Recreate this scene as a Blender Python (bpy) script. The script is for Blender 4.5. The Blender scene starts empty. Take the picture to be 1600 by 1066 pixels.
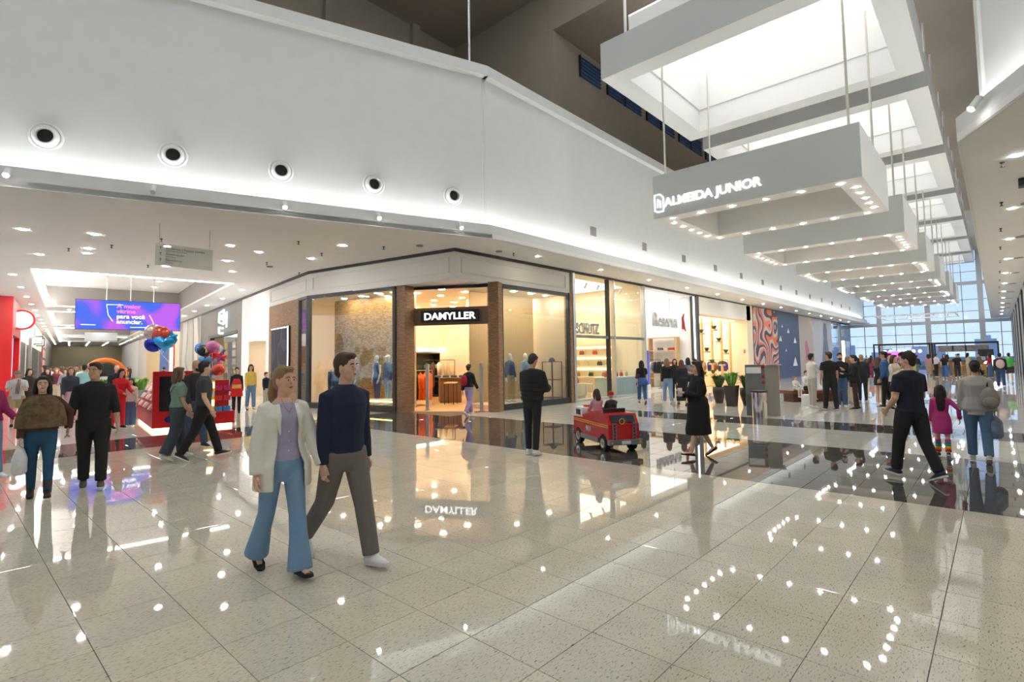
import bpy, bmesh, math, random
from mathutils import Vector, Matrix
random.seed(7)
SC = bpy.context.scene
COL = SC.collection
PI = math.pi
# ------------------------------------------------------------------ camera
def setup_camera():
    f, cx, cy, H = 825.0, 800.0, 513.0, 1.70
    vx = Vector((1559 - cx, 552 - cy, f)).normalized()      # vanishing point of the right-hand mall
    vy = Vector((-100 - cx, 577 - cy, f)).normalized()      # vanishing point of the tile rows to the left
    vz = vx.cross(vy).normalized()
    if vz.y > 0: vz = -vz
    vy = vz.cross(vx)
    row = lambda v: Vector((vx.dot(v), vy.dot(v), vz.dot(v)))
    right, up, back = row(Vector((1, 0, 0))), row(Vector((0, -1, 0))), row(Vector((0, 0, -1)))
    cd = bpy.data.cameras.new('camera'); co = bpy.data.objects.new('camera', cd); COL.objects.link(co)
    m = Matrix.Identity(4)
    for i in range(3):
        m[i][0], m[i][1], m[i][2] = right[i], up[i], back[i]
    m[2][3] = H
    co.matrix_world = m
    cd.sensor_width = 36; cd.lens = f / 1600 * 36
    cd.shift_y = -(533 - cy) / 1600
    cd.clip_start = 0.05; cd.clip_end = 600
    SC.camera = co
setup_camera()
SC.view_settings.view_transform = 'Standard'
SC.view_settings.look = 'None'
SC.view_settings.gamma = 1
SC.view_settings.use_curve_mapping = False
SC.view_settings.exposure = 1.35
# ------------------------------------------------------------------ world (blue dusk)
W = bpy.data.worlds.new('world'); SC.world = W; W.use_nodes = True
nt = W.node_tree; bg = nt.nodes['Background']
tc = nt.nodes.new('ShaderNodeTexCoord'); sp = nt.nodes.new('ShaderNodeSeparateXYZ'); cr = nt.nodes.new('ShaderNodeValToRGB')
nt.links.new(tc.outputs['Generated'], sp.inputs[0]); nt.links.new(sp.outputs[2], cr.inputs[0]); nt.links.new(cr.outputs[0], bg.inputs[0])
e = cr.color_ramp.elements
e[0].position = 0.0; e[0].color = (0.60, 0.74, 0.95, 1)
e[1].position = 0.5; e[1].color = (0.16, 0.33, 0.72, 1)
bg.inputs[1].default_value = 0.52

# ------------------------------------------------------------------ helpers
def lin(c):
    return tuple((x / 12.92 if x <= 0.04045 else ((x + 0.055) / 1.055) ** 2.4) for x in c)
def rgb(r, g, b): return lin((r / 255, g / 255, b / 255))
MATS = {}
def mat(name, col, rough=0.6, metal=0.0, noise=0.06, scale=18, bump=0.0, emit=0.0, alpha=None, spec=0.5, ecol=None):
    """procedural principled material: base colour with a little noise variation"""
    if name in MATS: return MATS[name]
    m = bpy.data.materials.new(name); m.use_nodes = True; MATS[name] = m
    t = m.node_tree; b = t.nodes['Principled BSDF']
    b.inputs['Roughness'].default_value = rough; b.inputs['Metallic'].default_value = metal
    b.inputs['Specular IOR Level'].default_value = spec
    if noise > 0:
        n = t.nodes.new('ShaderNodeTexNoise'); n.inputs['Scale'].default_value = scale; n.inputs['Detail'].default_value = 3
        g = t.nodes.new('ShaderNodeTexCoord'); t.links.new(g.outputs['Object'], n.inputs['Vector'])
        r = t.nodes.new('ShaderNodeValToRGB')
        lo = tuple(max(0, c * (1 - noise)) for c in col); hi = tuple(min(1, c * (1 + noise)) for c in col)
        r.color_ramp.elements[0].position = 0.3; r.color_ramp.elements[0].color = (*lo, 1)
        r.color_ramp.elements[1].position = 0.7; r.color_ramp.elements[1].color = (*hi, 1)
        t.links.new(n.outputs['Fac'], r.inputs[0]); t.links.new(r.outputs[0], b.inputs['Base Color'])
        if bump > 0:
            bp = t.nodes.new('ShaderNodeBump'); bp.inputs['Strength'].default_value = bump
            t.links.new(n.outputs['Fac'], bp.inputs['Height']); t.links.new(bp.outputs[0], b.inputs['Normal'])
    else:
        b.inputs['Base Color'].default_value = (*col, 1)
    if emit > 0:
        b.inputs['Emission Color'].default_value = (*(ecol or col), 1); b.inputs['Emission Strength'].default_value = emit
    if alpha is not None: b.inputs['Alpha'].default_value = alpha
    return m
def glass_mat(name, tint=(0.9, 0.95, 0.97), rough=0.0, refl=0.12):
    """thin window pane: transparent with mirror-like reflections"""
    if name in MATS: return MATS[name]
    m = bpy.data.materials.new(name); m.use_nodes = True; MATS[name] = m
    t = m.node_tree; t.nodes.clear()
    o = t.nodes.new('ShaderNodeOutputMaterial'); mx = t.nodes.new('ShaderNodeMixShader')
    tr = t.nodes.new('ShaderNodeBsdfTransparent'); tr.inputs[0].default_value = (*tint, 1)
    gl = t.nodes.new('ShaderNodeBsdfGlossy'); gl.inputs['Roughness'].default_value = rough
    fr = t.nodes.new('ShaderNodeLayerWeight'); fr.inputs[0].default_value = 0.5
    pw = t.nodes.new('ShaderNodeMath'); pw.operation = 'POWER'; pw.inputs[1].default_value = 4.0
    mt = t.nodes.new('ShaderNodeMath'); mt.operation = 'MULTIPLY_ADD'; mt.inputs[1].default_value = 0.6; mt.inputs[2].default_value = refl * 0.5
    t.links.new(fr.outputs['Facing'], pw.inputs[0]); t.links.new(pw.outputs[0], mt.inputs[0]); t.links.new(mt.outputs[0], mx.inputs[0])
    t.links.new(tr.outputs[0], mx.inputs[1]); t.links.new(gl.outputs[0], mx.inputs[2]); t.links.new(mx.outputs[0], o.inputs[0])
    return m

class MB:
    """collects boxes, prisms and tubes into one mesh"""
    def __init__(self): self.v = []; self.f = []; self.mi = []; self.cur = 0
    def add(self, vs, fs):
        o = len(self.v); self.v += [tuple(p) for p in vs]; self.f += [tuple(i + o for i in q) for q in fs]; self.mi += [self.cur] * len(fs)
        return self
    def box(self, x0, y0, z0, x1, y1, z1):
        x0, x1 = min(x0, x1), max(x0, x1); y0, y1 = min(y0, y1), max(y0, y1); z0, z1 = min(z0, z1), max(z0, z1)
        return self.add([(x0,y0,z0),(x1,y0,z0),(x1,y1,z0),(x0,y1,z0),(x0,y0,z1),(x1,y0,z1),(x1,y1,z1),(x0,y1,z1)],
                        [(0,3,2,1),(4,5,6,7),(0,1,5,4),(1,2,6,5),(2,3,7,6),(3,0,4,7)])
    def obox(self, a, b, z0, z1, th, off=0.0):
        """wall-like box from plan point a to b, thickness th to the left of a->b starting at off"""
        a = Vector(a[:2]); b = Vector(b[:2]); d = (b - a).normalized(); n = Vector((-d.y, d.x))
        p = [a + n * off, b + n * off, b + n * (off + th), a + n * (off + th)]
        return self.prism([(q.x, q.y) for q in p], z0, z1)
    def prism(self, poly, z0, z1):
        n = len(poly); ar = sum(poly[i][0] * poly[(i+1) % n][1] - poly[(i+1) % n][0] * poly[i][1] for i in range(n))
        if ar < 0: poly = poly[::-1]
        vs = [(x, y, z0) for x, y in poly] + [(x, y, z1) for x, y in poly]
        fs = [tuple(range(n - 1, -1, -1)), tuple(range(n, 2 * n))] + [(i, (i+1) % n, n + (i+1) % n, n + i) for i in range(n)]
        return self.add(vs, fs)
    def quad(self, *p): return self.add(p, [tuple(range(len(p)))])
    def cyl(self, c, r, z0, z1, n=16, r1=None):
        r1 = r if r1 is None else r1
        vs = [(c[0] + r * math.cos(2*PI*i/n), c[1] + r * math.sin(2*PI*i/n), z0) for i in range(n)] + \
             [(c[0] + r1 * math.cos(2*PI*i/n), c[1] + r1 * math.sin(2*PI*i/n), z1) for i in range(n)]
        return self.add(vs, [tuple(range(n-1, -1, -1)), tuple(range(n, 2*n))] + [(i, (i+1) % n, n + (i+1) % n, n + i) for i in range(n)])
    def tube(self, pts, rad, n=8, lat=None, close=True):
        """loft of elliptical rings along pts; rad: number or (lateral, depth) per point"""
        pts = [Vector(p) for p in pts]; m = len(pts); rings = []; u = None
        for i, p in enumerate(pts):
            tg = (pts[min(i+1, m-1)] - pts[max(i-1, 0)]).normalized()
            if lat is not None: ref = Vector(lat)
            elif u is not None: ref = u                    # carry the ring direction along: no twist at bends
            else: ref = Vector((0, 0, 1)) if abs(tg.z) < 0.9 else Vector((1, 0, 0))
            u = ref - tg * ref.dot(tg)
            if u.length < 1e-4: u = Vector((0, 1, 0)) - tg * tg.y
            u.normalize(); w = tg.cross(u)
            r = rad[i] if isinstance(rad, (list, tuple)) else rad
            ru, rw = r if isinstance(r, (list, tuple)) else (r, r)
            rings.append([p + u * (ru * math.cos(2*PI*k/n)) + w * (rw * math.sin(2*PI*k/n)) for k in range(n)])
        vs = [q for r in rings for q in r]
        fs = [(i*n + k, i*n + (k+1) % n, (i+1)*n + (k+1) % n, (i+1)*n + k) for i in range(m-1) for k in range(n)]
        if close: fs += [tuple(range(n-1, -1, -1)), tuple(range((m-1)*n, m*n))]
        return self.add(vs, fs)
    def ball(self, c, r, n=12, m=8, M=None):
        """ellipsoid, r = (rx, ry, rz), optional 3x3 rotation M"""
        r = r if isinstance(r, (list, tuple)) else (r, r, r); c = Vector(c)
        vs = []
        for j in range(m + 1):
            ph = PI * j / m
            for k in range(n):
                p = Vector((r[0]*math.sin(ph)*math.cos(2*PI*k/n), r[1]*math.sin(ph)*math.sin(2*PI*k/n), -r[2]*math.cos(ph)))
                vs.append(c + (M @ p if M is not None else p))
        fs = []
        for j in range(m):
            for k in range(n):
                a, b = j*n + k, j*n + (k+1) % n
                if j == 0: fs.append((a, b + n, a + n))
                elif j == m - 1: fs.append((a, b, a + n))
                else: fs.append((a, b, b + n, a + n))
        return self.add(vs, fs)
    def xf(self, M, start=0):
        self.v = self.v[:start] + [tuple(M @ Vector(p)) for p in self.v[start:]]; return self
    def build(self, name, m, parent=None, loc=None, smooth=False, rotz=0.0, **props):
        me = bpy.data.meshes.new(name); me.from_pydata(self.v, [], self.f)
        ms = m if isinstance(m, (list, tuple)) else [m]
        for q in ms: me.materials.append(q)
        if len(ms) > 1: me.polygons.foreach_set('material_index', self.mi)
        if smooth: me.polygons.foreach_set('use_smooth', [True] * len(me.polygons))
        me.validate(); me.update()
        return link(name, me, parent, loc, rotz, **props)
def link(name, me, parent=None, loc=None, rotz=0.0, **props):
    o = bpy.data.objects.new(name, me); COL.objects.link(o)
    if loc is not None: o.location = loc
    if rotz: o.rotation_euler = (0, 0, rotz)
    if parent is not None: o.parent = parent
    for k, v in props.items(): o[k] = v
    return o
def thing(name, label, cat, loc=(0, 0, 0), rotz=0.0, group=None):
    o = bpy.data.objects.new(name, None); COL.objects.link(o); o.location = loc; o.rotation_euler = (0, 0, rotz)
    o.empty_display_size = 0.2; o['label'] = label; o['category'] = cat
    if group: o['group'] = group
    return o
def tag(o, label, cat, group=None):
    o['label'] = label; o['category'] = cat
    if group: o['group'] = group
    return o
def struct(o): o['kind'] = 'structure'; return o
def text_mesh(s, size, depth=0.01, align='CENTER', bold=0.0):
    cu = bpy.data.curves.new('t', 'FONT'); cu.body = s; cu.size = size; cu.extrude = depth; cu.align_x = align; cu.offset = bold
    cu.resolution_u = 3
    ob = bpy.data.objects.new('t', cu); COL.objects.link(ob)
    bpy.context.view_layer.update()
    me = bpy.data.meshes.new_from_object(ob.evaluated_get(bpy.context.evaluated_depsgraph_get()))
    bpy.data.objects.remove(ob); bpy.data.curves.remove(cu)
    return me
def text(s, size, m, loc, facing, parent=None, depth=0.01, align='CENTER', bold=0.0, name='lettering', sx=1.0, tilt=0.0):
    """upright lettering; facing = plan angle (radians) of the outward normal"""
    me = text_mesh(s, size, depth, align, bold); me.materials.clear(); me.materials.append(m)
    o = bpy.data.objects.new(name, me); COL.objects.link(o)
    M = Matrix.Translation(Vector(loc)) @ Matrix.Rotation(facing + PI/2, 4, 'Z') @ Matrix.Rotation(PI/2, 4, 'X') @ Matrix.Rotation(tilt, 4, 'Z') @ Matrix.Diagonal((sx, 1, 1, 1))
    if parent is not None:
        o.parent = parent
        pm = Matrix.Translation(parent.location) @ Matrix.Rotation(parent.rotation_euler.z, 4, 'Z')
        M = pm.inverted() @ M
    o.matrix_local = M
    return o
# plan frame of the left-hand mall: s runs along it, t across it (0 at its right wall, negative to the left)
CA = Vector((9.75, 19.7)); CC = Vector((0.1305, 0.9914)); CR = Vector((0.9914, -0.1305))
def cp(s, t): p = CA + CC * s + CR * t; return (p.x, p.y)
C_ANG = math.atan2(CC.y, CC.x)
# ================================================================== STRUCTURE
ZC = 5.3                                         # lower ceiling level
M_WHITE = mat('white_paint', rgb(228, 231, 230), 0.7, noise=0.015, scale=3)
M_CEIL = mat('ceiling_paint', rgb(240, 240, 239), 0.8, noise=0.015, scale=3)
M_TAUPE = mat('taupe_paint', rgb(150, 140, 128), 0.8, noise=0.03, scale=2)
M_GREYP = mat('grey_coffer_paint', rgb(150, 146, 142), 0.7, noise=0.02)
M_DARK = mat('dark_frame', rgb(52, 54, 58), 0.4, noise=0.05)
M_BLACK = mat('black_metal', rgb(28, 28, 30), 0.4, noise=0.05)
M_STEEL = mat('brushed_steel', rgb(190, 190, 190), 0.28, metal=1.0, noise=0.04)
M_ALU = mat('aluminium', rgb(205, 208, 212), 0.35, metal=0.6, noise=0.03)
M_CHROME = mat('chrome', rgb(225, 225, 225), 0.08, metal=1.0, noise=0.0)
M_GLASS = glass_mat('shop_glass')
def emis(name, col, s): return mat(name, col, 0.5, noise=0, emit=s)
M_COVE = emis('cove_led', (1.0, 0.99, 0.97), 7.0)
M_SLOT = emis('slot_led', (1.0, 0.95, 0.88), 9.0)
M_LAMP = emis('lamp_disc', (1.0, 0.98, 0.95), 84.0)
M_LAMPW = emis('lamp_disc_warm', (1.0, 0.88, 0.70), 60.0)

def granite(name, base, dark, amount, rough):
    m = bpy.data.materials.new(name); m.use_nodes = True; t = m.node_tree; b = t.nodes['Principled BSDF']
    g = t.nodes.new('ShaderNodeNewGeometry')
    mp = t.nodes.new('ShaderNodeMapping'); mp.inputs['Scale'].default_value = (30, 105, 30); mp.inputs['Rotation'].default_value = (0, 0, 0.5)
    t.links.new(g.outputs['Position'], mp.inputs[0])
    n1 = t.nodes.new('ShaderNodeTexNoise'); n1.inputs['Scale'].default_value = 1.0; n1.inputs['Detail'].default_value = 4; n1.inputs['Roughness'].default_value = 0.6
    t.links.new(mp.outputs[0], n1.inputs['Vector'])
    r1 = t.nodes.new('ShaderNodeValToRGB'); r1.color_ramp.elements[0].position = 0.60 - amount; r1.color_ramp.elements[1].position = 0.72 - amount * 0.6
    t.links.new(n1.outputs['Fac'], r1.inputs[0])
    n2 = t.nodes.new('ShaderNodeTexNoise'); n2.inputs['Scale'].default_value = 3.2; n2.inputs['Detail'].default_value = 5
    t.links.new(g.outputs['Position'], n2.inputs['Vector'])
    mx0 = t.nodes.new('ShaderNodeMix'); mx0.data_type = 'RGBA'
    mx0.inputs[6].default_value = (*[c * 0.86 for c in base], 1); mx0.inputs[7].default_value = (*[min(1, c * 1.1) for c in base], 1)
    t.links.new(n2.outputs['Fac'], mx0.inputs[0])
    oi = t.nodes.new('ShaderNodeObjectInfo')
    hv = t.nodes.new('ShaderNodeHueSaturation')
    ma = t.nodes.new('ShaderNodeMath'); ma.operation = 'MULTIPLY_ADD'; ma.inputs[1].default_value = 0.10; ma.inputs[2].default_value = 0.95
    t.links.new(oi.outputs['Random'], ma.inputs[0]); t.links.new(ma.outputs[0], hv.inputs['Value'])
    t.links.new(mx0.outputs[2], hv.inputs['Color'])
    mx = t.nodes.new('ShaderNodeMix'); mx.data_type = 'RGBA'
    t.links.new(r1.outputs[0], mx.inputs[0]); t.links.new(hv.outputs[0], mx.inputs[6]); mx.inputs[7].default_value = (*dark, 1)
    t.links.new(mx.outputs[2], b.inputs['Base Color'])
    b.inputs['Roughness'].default_value = rough; b.inputs['IOR'].default_value = 1.6
    return m
M_GRAN = granite('beige_granite', rgb(222, 214, 194), rgb(112, 103, 90), 0.048, 0.025)
M_DKGR = granite('dark_granite', rgb(92, 88, 82), rgb(50, 48, 46), 0.06, 0.025)
M_PALE = granite('pale_granite', rgb(220, 217, 208), rgb(160, 122, 110), 0.0, 0.025)
M_GROUT = mat('grout', rgb(96, 88, 76), 0.8)

# ---- floor: slab, single tiles near the viewer, the rest joined
floor = struct(MB().box(-16, -14, -0.30, 100, 140, -0.007).build('floor', M_GROUT))
PT = 0.532; X0, Y0 = 0.70, 0.36
BX0, BX1 = X0 + 13 * PT, X0 + 20 * PT            # dark band across the right-hand mall
BY0, BY1 = Y0 + 24 * PT, Y0 + 28 * PT            # dark band across the left-hand mall
B2X0, B2X1 = X0 + 25 * PT, X0 + 28 * PT          # narrow second band
def tile_mat(cx, cy):
    if (BX0 < cx < BX1 and cy < BY1) or (BY0 < cy < BY1 and cx < BX1): return 1
    if B2X0 < cx < B2X1 and cy < 9.6: return 1
    if cx > BX1 or cy > BY1: return 2
    return 0
def in_floor(cx, cy):
    if cx < -9 or cy < -5: return False
    if cy < 12.55: return cx < 74
    d = Vector((cx, cy)) - CA; s = d.dot(CC); t = d.dot(CR)
    if s < 0: return cx < 11.0 - (cy - 12.6) * 0.17 and cx > -9
    return -9.3 < t < 0.25 and s < 60 or (t <= -9.3 and s < 15.2 and cx > -6)
tile_me = []
for k, mm in enumerate((M_GRAN, M_DKGR, M_PALE)):
    b = MB(); g = 0.0022; c = 0.0022
    w = PT - 2 * g
    lo = [(g, g), (g + w, g), (g + w, g + w), (g, g + w)]; hi = [(g + c, g + c), (g + w - c, g + c), (g + w - c, g + w - c), (g + c, g + w - c)]
    vs = [(x, y, -0.007) for x, y in lo] + [(x, y, -0.0012) for x, y in lo] + [(x, y, 0) for x, y in hi]
    fs = [(8, 9, 10, 11)] + [(i, (i+1) % 4, 4 + (i+1) % 4, 4 + i) for i in range(4)] + [(4 + i, 4 + (i+1) % 4, 8 + (i+1) % 4, 8 + i) for i in range(4)]
    me = bpy.data.meshes.new('floor_tile'); me.from_pydata(vs, [], fs); me.materials.append(mm); me.update(); tile_me.append((me, vs, fs))
cam_f = Vector((0.7355, 0.6748)); cells = []
for i in range(-20, 140):
    for j in range(-12, 165):
        x, y = X0 + i * PT, Y0 + j * PT
        if not in_floor(x + PT / 2, y + PT / 2): continue
        p = Vector((x + PT / 2, y + PT / 2)); d = p.dot(cam_f); lat = abs(p.x * cam_f.y - p.y * cam_f.x)
        cells.append((d if d > 1.9 and lat < d * 1.02 + 0.3 else 1000 + p.length, x, y))
cells.sort()
far = MB()
for k, (d, x, y) in enumerate(cells):
    q = tile_mat(x + PT / 2, y + PT / 2)
    if k < 300: link('floor_tile', tile_me[q][0], floor, (x, y, 0))
    else:
        far.cur = q; far.add([(a + x, b + y, c) for a, b, c in tile_me[q][1]], tile_me[q][2])
far.build('distant_floor_tiles', [M_GRAN, M_DKGR, M_PALE], floor, kind='stuff')

# ---- lower ceilings
LIP0 = Vector((-13.27, 19.04)); LIP1 = Vector((10.95, 10.78))       # edge of the low ceiling facing the court
lip_d = (LIP1 - LIP0).normalized(); lip_n = Vector((-lip_d.y, lip_d.x))
TL = -9.35                                                           # left wall of the left-hand mall
K = Vector((11.05, 12.55))                                           # corner of the shop fascia
SOF = [(4.95, 20.6), (23.9, 39.2), (42.3, 57.6), (60.6, 76.0)]; CT0, CT1 = -8.25, -1.6
cb = MB()
def slab(poly, z=ZC, th=0.12): cb.prism(poly, z, z + th)
slab([tuple(LIP0), tuple(LIP1), (11.2, 10.75), (11.2, 14), cp(0, 0.6), cp(SOF[0][0], 0.6), cp(SOF[0][0], -27)])
slab([cp(SOF[0][0], CT0), cp(SOF[0][0], TL - 8), cp(17, TL - 8), cp(17, TL - .3), cp(108, TL - .3), cp(108, CT0)])
slab([cp(SOF[0][0], 0.6), cp(SOF[0][0], CT1), cp(108, CT1), cp(108, 0.6)])
ends = SOF + [(108, 108)]
for i in range(4): slab([cp(SOF[i][1], CT0), cp(SOF[i][1], CT1), cp(ends[i+1][0], CT1), cp(ends[i+1][0], CT0)])
slab([(11.2, 10.75), (73, 10.75), (73, 13.2), (11.2, 13.2)])
ceil_l = struct(cb.build('ceiling', M_CEIL))
cb = MB(); slab([(11.6, 0.32), (73, 0.32), (73, -1.6), (9.0, -6.0), (1.0, -6.0), (1.0, -5.0)])
ceil_r = struct(cb.build('ceiling', M_CEIL))
# coffers of the left-hand mall: grey sides, white top, light slots round the rim
for i, (s0, s1) in enumerate(SOF):
    b = MB(); zt = 6.55
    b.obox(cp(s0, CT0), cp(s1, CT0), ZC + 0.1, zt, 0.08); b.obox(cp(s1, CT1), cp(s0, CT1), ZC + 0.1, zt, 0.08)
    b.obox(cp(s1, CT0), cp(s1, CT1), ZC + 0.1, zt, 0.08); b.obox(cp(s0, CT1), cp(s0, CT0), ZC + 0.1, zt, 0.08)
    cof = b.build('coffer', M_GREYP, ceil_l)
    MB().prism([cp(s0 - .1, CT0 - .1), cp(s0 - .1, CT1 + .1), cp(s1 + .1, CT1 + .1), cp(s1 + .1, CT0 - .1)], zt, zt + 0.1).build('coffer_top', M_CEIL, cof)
    b = MB(); w = 0.24
    b.prism([cp(s0, CT0), cp(s0, CT1), cp(s0 + w, CT1), cp(s0 + w, CT0)], ZC - 0.012, ZC + 0.05)
    b.prism([cp(s0 + w, CT0), cp(s0 + w, CT0 + w), cp(s1, CT0 + w), cp(s1, CT0)], ZC - 0.012, ZC + 0.05)
    b.build('light_slot', M_SLOT, cof)
    for k in range(5):
        for t in (-6.6, -3.2):
            c = cp(s0 + 2 + k * 2.8, t); MB().cyl(c, 0.09, zt - 0.015, zt, 12).build('downlight', M_LAMP, cof)
    for t in (-7.2, -2.6):
        c = cp(s0 + 4.5, t); MB().box(c[0] - .55, c[1] - .12, zt - .02, c[0] + .55, c[1] + .12, zt).build('air_grille', M_DARK, cof)

# ---- white bulkheads round the court: lip with a lit cove behind it, tall wall, projecting cap
def bulkhead(name, a, b, z_cap0=10.3, z_cap1=10.62, gap=0.36, cap=True):
    a, b = Vector(a), Vector(b)
    w = struct(MB().obox(a, b, ZC + 0.06, z_cap0 + 0.05, 0.2, gap).build(name, M_WHITE))
    MB().obox(a, b, ZC - 0.02, ZC + 0.40, 0.05).build('cove_lip', M_WHITE, w)
    MB().obox(a, b, ZC + 0.13, ZC + 0.16, 0.10, 0.10).build('cove_light', M_COVE, w)
    if cap: MB().obox(a, b, z_cap0, z_cap1, 0.50, gap - 0.22).build('wall_cap', M_WHITE, w)
    return w
bk1 = bulkhead('wall_court', LIP0, LIP1 + lip_d * 0.0)
bk2 = bulkhead('wall_left', (10.95, 10.78), (71.5, 10.78))
bk3 = bulkhead('wall_right', (73, 0.32), (11.6, 0.32), cap=False, z_cap0=13.2)
bk4 = bulkhead('wall_court', (11.6, 0.32), (1.0, -5.13), cap=False, z_cap0=13.2)
# rounded tip where the left soffit ends before the window wall
MB().cyl((71.4, 11.65), 0.9, ZC - 0.02, ZC + 0.38, 24).build('soffit_end', M_WHITE, bk2)
# ball-jet air nozzles on the angled bulkhead, square grilles on the straight one
def nozzle(p, n, parent):
    M = Matrix.Translation(p) @ n.to_track_quat('Z', 'Y').to_matrix().to_4x4()
    def ring(prof, nm, m, par):
        b = MB(); k = 28
        vs = [(r * math.cos(2*PI*i/k), r * math.sin(2*PI*i/k), z) for r, z in prof for i in range(k)]
        fs = [(j*k + i, j*k + (i+1) % k, (j+1)*k + (i+1) % k, (j+1)*k + i) for j in range(len(prof)-1) for i in range(k)]
        b.add(vs, fs); b.xf(M); return b.build(nm, m, par, smooth=True)
    o = ring([(0.30, 0), (0.30, 0.025), (0.25, 0.04), (0.235, 0.0)], 'air_nozzle', M_WHITE, parent)
    ring([(0.235, 0.0), (0.225, 0.09), (0.19, 0.15), (0.15, 0.165), (0.145, 0.08), (0.14, 0.02)], 'nozzle_ball', M_WHITE, o)
    b = MB(); b.cyl((0, 0), 0.142, 0.03, 0.035, 24); b.xf(M); b.build('nozzle_mouth', M_BLACK, o)
face1 = lambda u: LIP0 + lip_d * u + lip_n * 0.36
for (x, y) in ((1.38, 14.38), (3.5, 13.66), (5.65, 12.92), (7.84, 12.18), (10.02, 11.44)):
    u = (Vector((x, y)) - LIP0).dot(lip_d); p = face1(u)
    nozzle(Vector((p.x, p.y, 6.52)), Vector((-lip_n.x, -lip_n.y, -0.12)).normalized(), bk1)
d4 = Vector((-10.6, -5.45)).normalized(); n4 = Vector((-d4.y, d4.x))
pn = Vector((11.6, 0.32)) + d4 * 3.2 + n4 * 0.36
nozzle(Vector((pn.x, pn.y, 6.6)), Vector((-n4.x, -n4.y, -0.1)).normalized(), bk4)
for k in range(13):
    x = 16.8 + 3.95 * k
    g = MB().box(x - .17, 11.10, 6.40, x + .17, 11.14, 6.74).build('air_grille', M_GREYP, bk2)
# spotlights clipped to the cove lip
def spot(p, d, on, parent):
    b = MB(); q = Vector((d.x, d.y, -1.1)).normalized()
    b.tube([p + Vector((0, 0, .02)), p + q * 0.20], 0.055, 12); o = b.build('spotlight', M_WHITE, parent, smooth=False)
    if on: MB().tube([p + q * 0.195, p + q * 0.21], 0.048, 12).build('lamp_lens', emis('spot_lens', (1, .97, .92), 45.0), o)
for px in (0.85, 3.1, 5.6, 7.75, 9.95):
    u = (px - LIP0.x) / lip_d.x; p = LIP0 + lip_d * u
    spot(Vector((p.x, p.y, ZC + 0.30)) - Vector((lip_n.x, lip_n.y, 0)) * 0.06, Vector((-lip_n.x, -lip_n.y, 0)), px != 3.1, bk1)
spot(Vector((10.85, 0.0, ZC + 0.36)), Vector((-0.5, 0.8, 0)), True, bk4)

# ---- upper volume: taupe clerestory walls and high ceiling
up = struct(MB().box(18.3, 14.0, 5.4, 75, 14.3, 16.55).build('wall_clerestory', M_TAUPE))
struct(MB().box(18.3, 14.3, 5.4, 18.6, 21.0, 18.6).build('wall_upper', M_TAUPE))
w = struct(MB().box(-16, 20.7, 5.42, 18.6, 21.0, 18.6).build('wall_upper', M_TAUPE))
for x in (-9, -4, 1, 6, 11.0, 15.6): MB().box(x - .22, 20.45, 5.42, x + .22, 20.7, 18.5).build('column', M_TAUPE, w)
struct(MB().box(18.52, -1.3, 16.6, 75, 14.3, 16.9).build('ceiling', M_TAUPE))
struct(MB().box(-16, -14, 18.5, 18.6, 21.0, 18.8).build('ceiling', M_TAUPE))
struct(MB().box(18.3, -14, 16.56, 18.5, 14.29, 18.6).build('wall_upper', M_TAUPE))
struct(MB().box(-16.3, -14, 0, -16, 21.0, 18.6).build('wall_back', M_WHITE))
struct(MB().box(-16, -14.3, 0, 18.6, -14, 18.6).build('wall_back', M_WHITE))
struct(MB().box(18.3, -1.6, 13.1, 75, -1.3, 16.7).build('wall_upper', M_TAUPE))
# clerestory windows (blue dusk behind louvres)
wn = 0
for k in range(11):
    x = 20.3 + k * 2.05 + (0.35 if k % 2 else 0)
    wn += 1
    b = MB(); b.box(x, 13.96, 15.2, x + 1.75, 14.0, 16.15)
    o = struct(b.build('window_%d' % wn, mat('dusk_pane', rgb(70, 110, 170), 0.15, noise=0.1, scale=2)))
    b = MB()
    for z in (15.2, 15.38, 15.56, 15.74, 15.92, 16.10): b.box(x, 13.9, z, x + 1.75, 13.96, z + 0.05)
    b.build('louvre', mat('louvre_blue', rgb(50, 66, 92), 0.5), o)
    MB().box(x - .06, 13.88, 15.15, x, 13.98, 16.2).build('window_frame', M_BLACK, o)
# suspension rods that run up from the parapet
MB().tube([(10.45, 11.15, 10.6), (10.45, 11.15, 18.5)], 0.035, 8).build('suspension_rod', M_ALU, bk1)
MB().tube([(4.1, 13.3, 10.6), (4.1, 13.3, 18.5)], 0.035, 8).build('suspension_rod', M_ALU, bk1)

# ---- end window wall of the right-hand mall
XW = 72.0
ww = struct(MB().box(XW, -9, 12.4, XW + .4, 14.2, 16.7).build('wall_end', M_WHITE))
win = struct(MB().box(XW + .20, -9, 0, XW + .22, 14.2, 12.4).build('window_99', glass_mat('curtain_glass', (0.93, 0.97, 1.0), 0.0, 0.03)))
win.name = 'window_12'
M_MULL = mat('mullion_grey', rgb(196, 198, 202), 0.5)
for z in (5.05, 9.0): MB().box(XW - .1, -9, z - .17, XW + .2, 14.2, z + .17).build('window_beam', M_MULL, win)
for y in (-4.6, 1.0, 5.35, 9.7): MB().box(XW - .15, y - .22, 0, XW + .2, y + .22, 12.4).build('window_post', M_MULL, win)
for z in (1.3, 2.55, 3.85, 6.1, 7.3, 10.2, 11.4): MB().box(XW + .08, -9, z - .035, XW + .2, 14.2, z + .035).build('glazing_bar', M_MULL, win)
for y in [-8, -6.5, -3.1, -1.7, -.4, 2.45, 3.9, 6.8, 8.25, 11.15, 12.6]: MB().box(XW + .08, y - .04, 0, XW + .2, y + .04, 12.4).build('glazing_bar', M_MULL, win)
struct(MB().box(100, -80, -0.5, 400, 200, -0.05).build('ground', mat('outside_ground', rgb(120, 130, 120), 0.9)))
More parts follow.
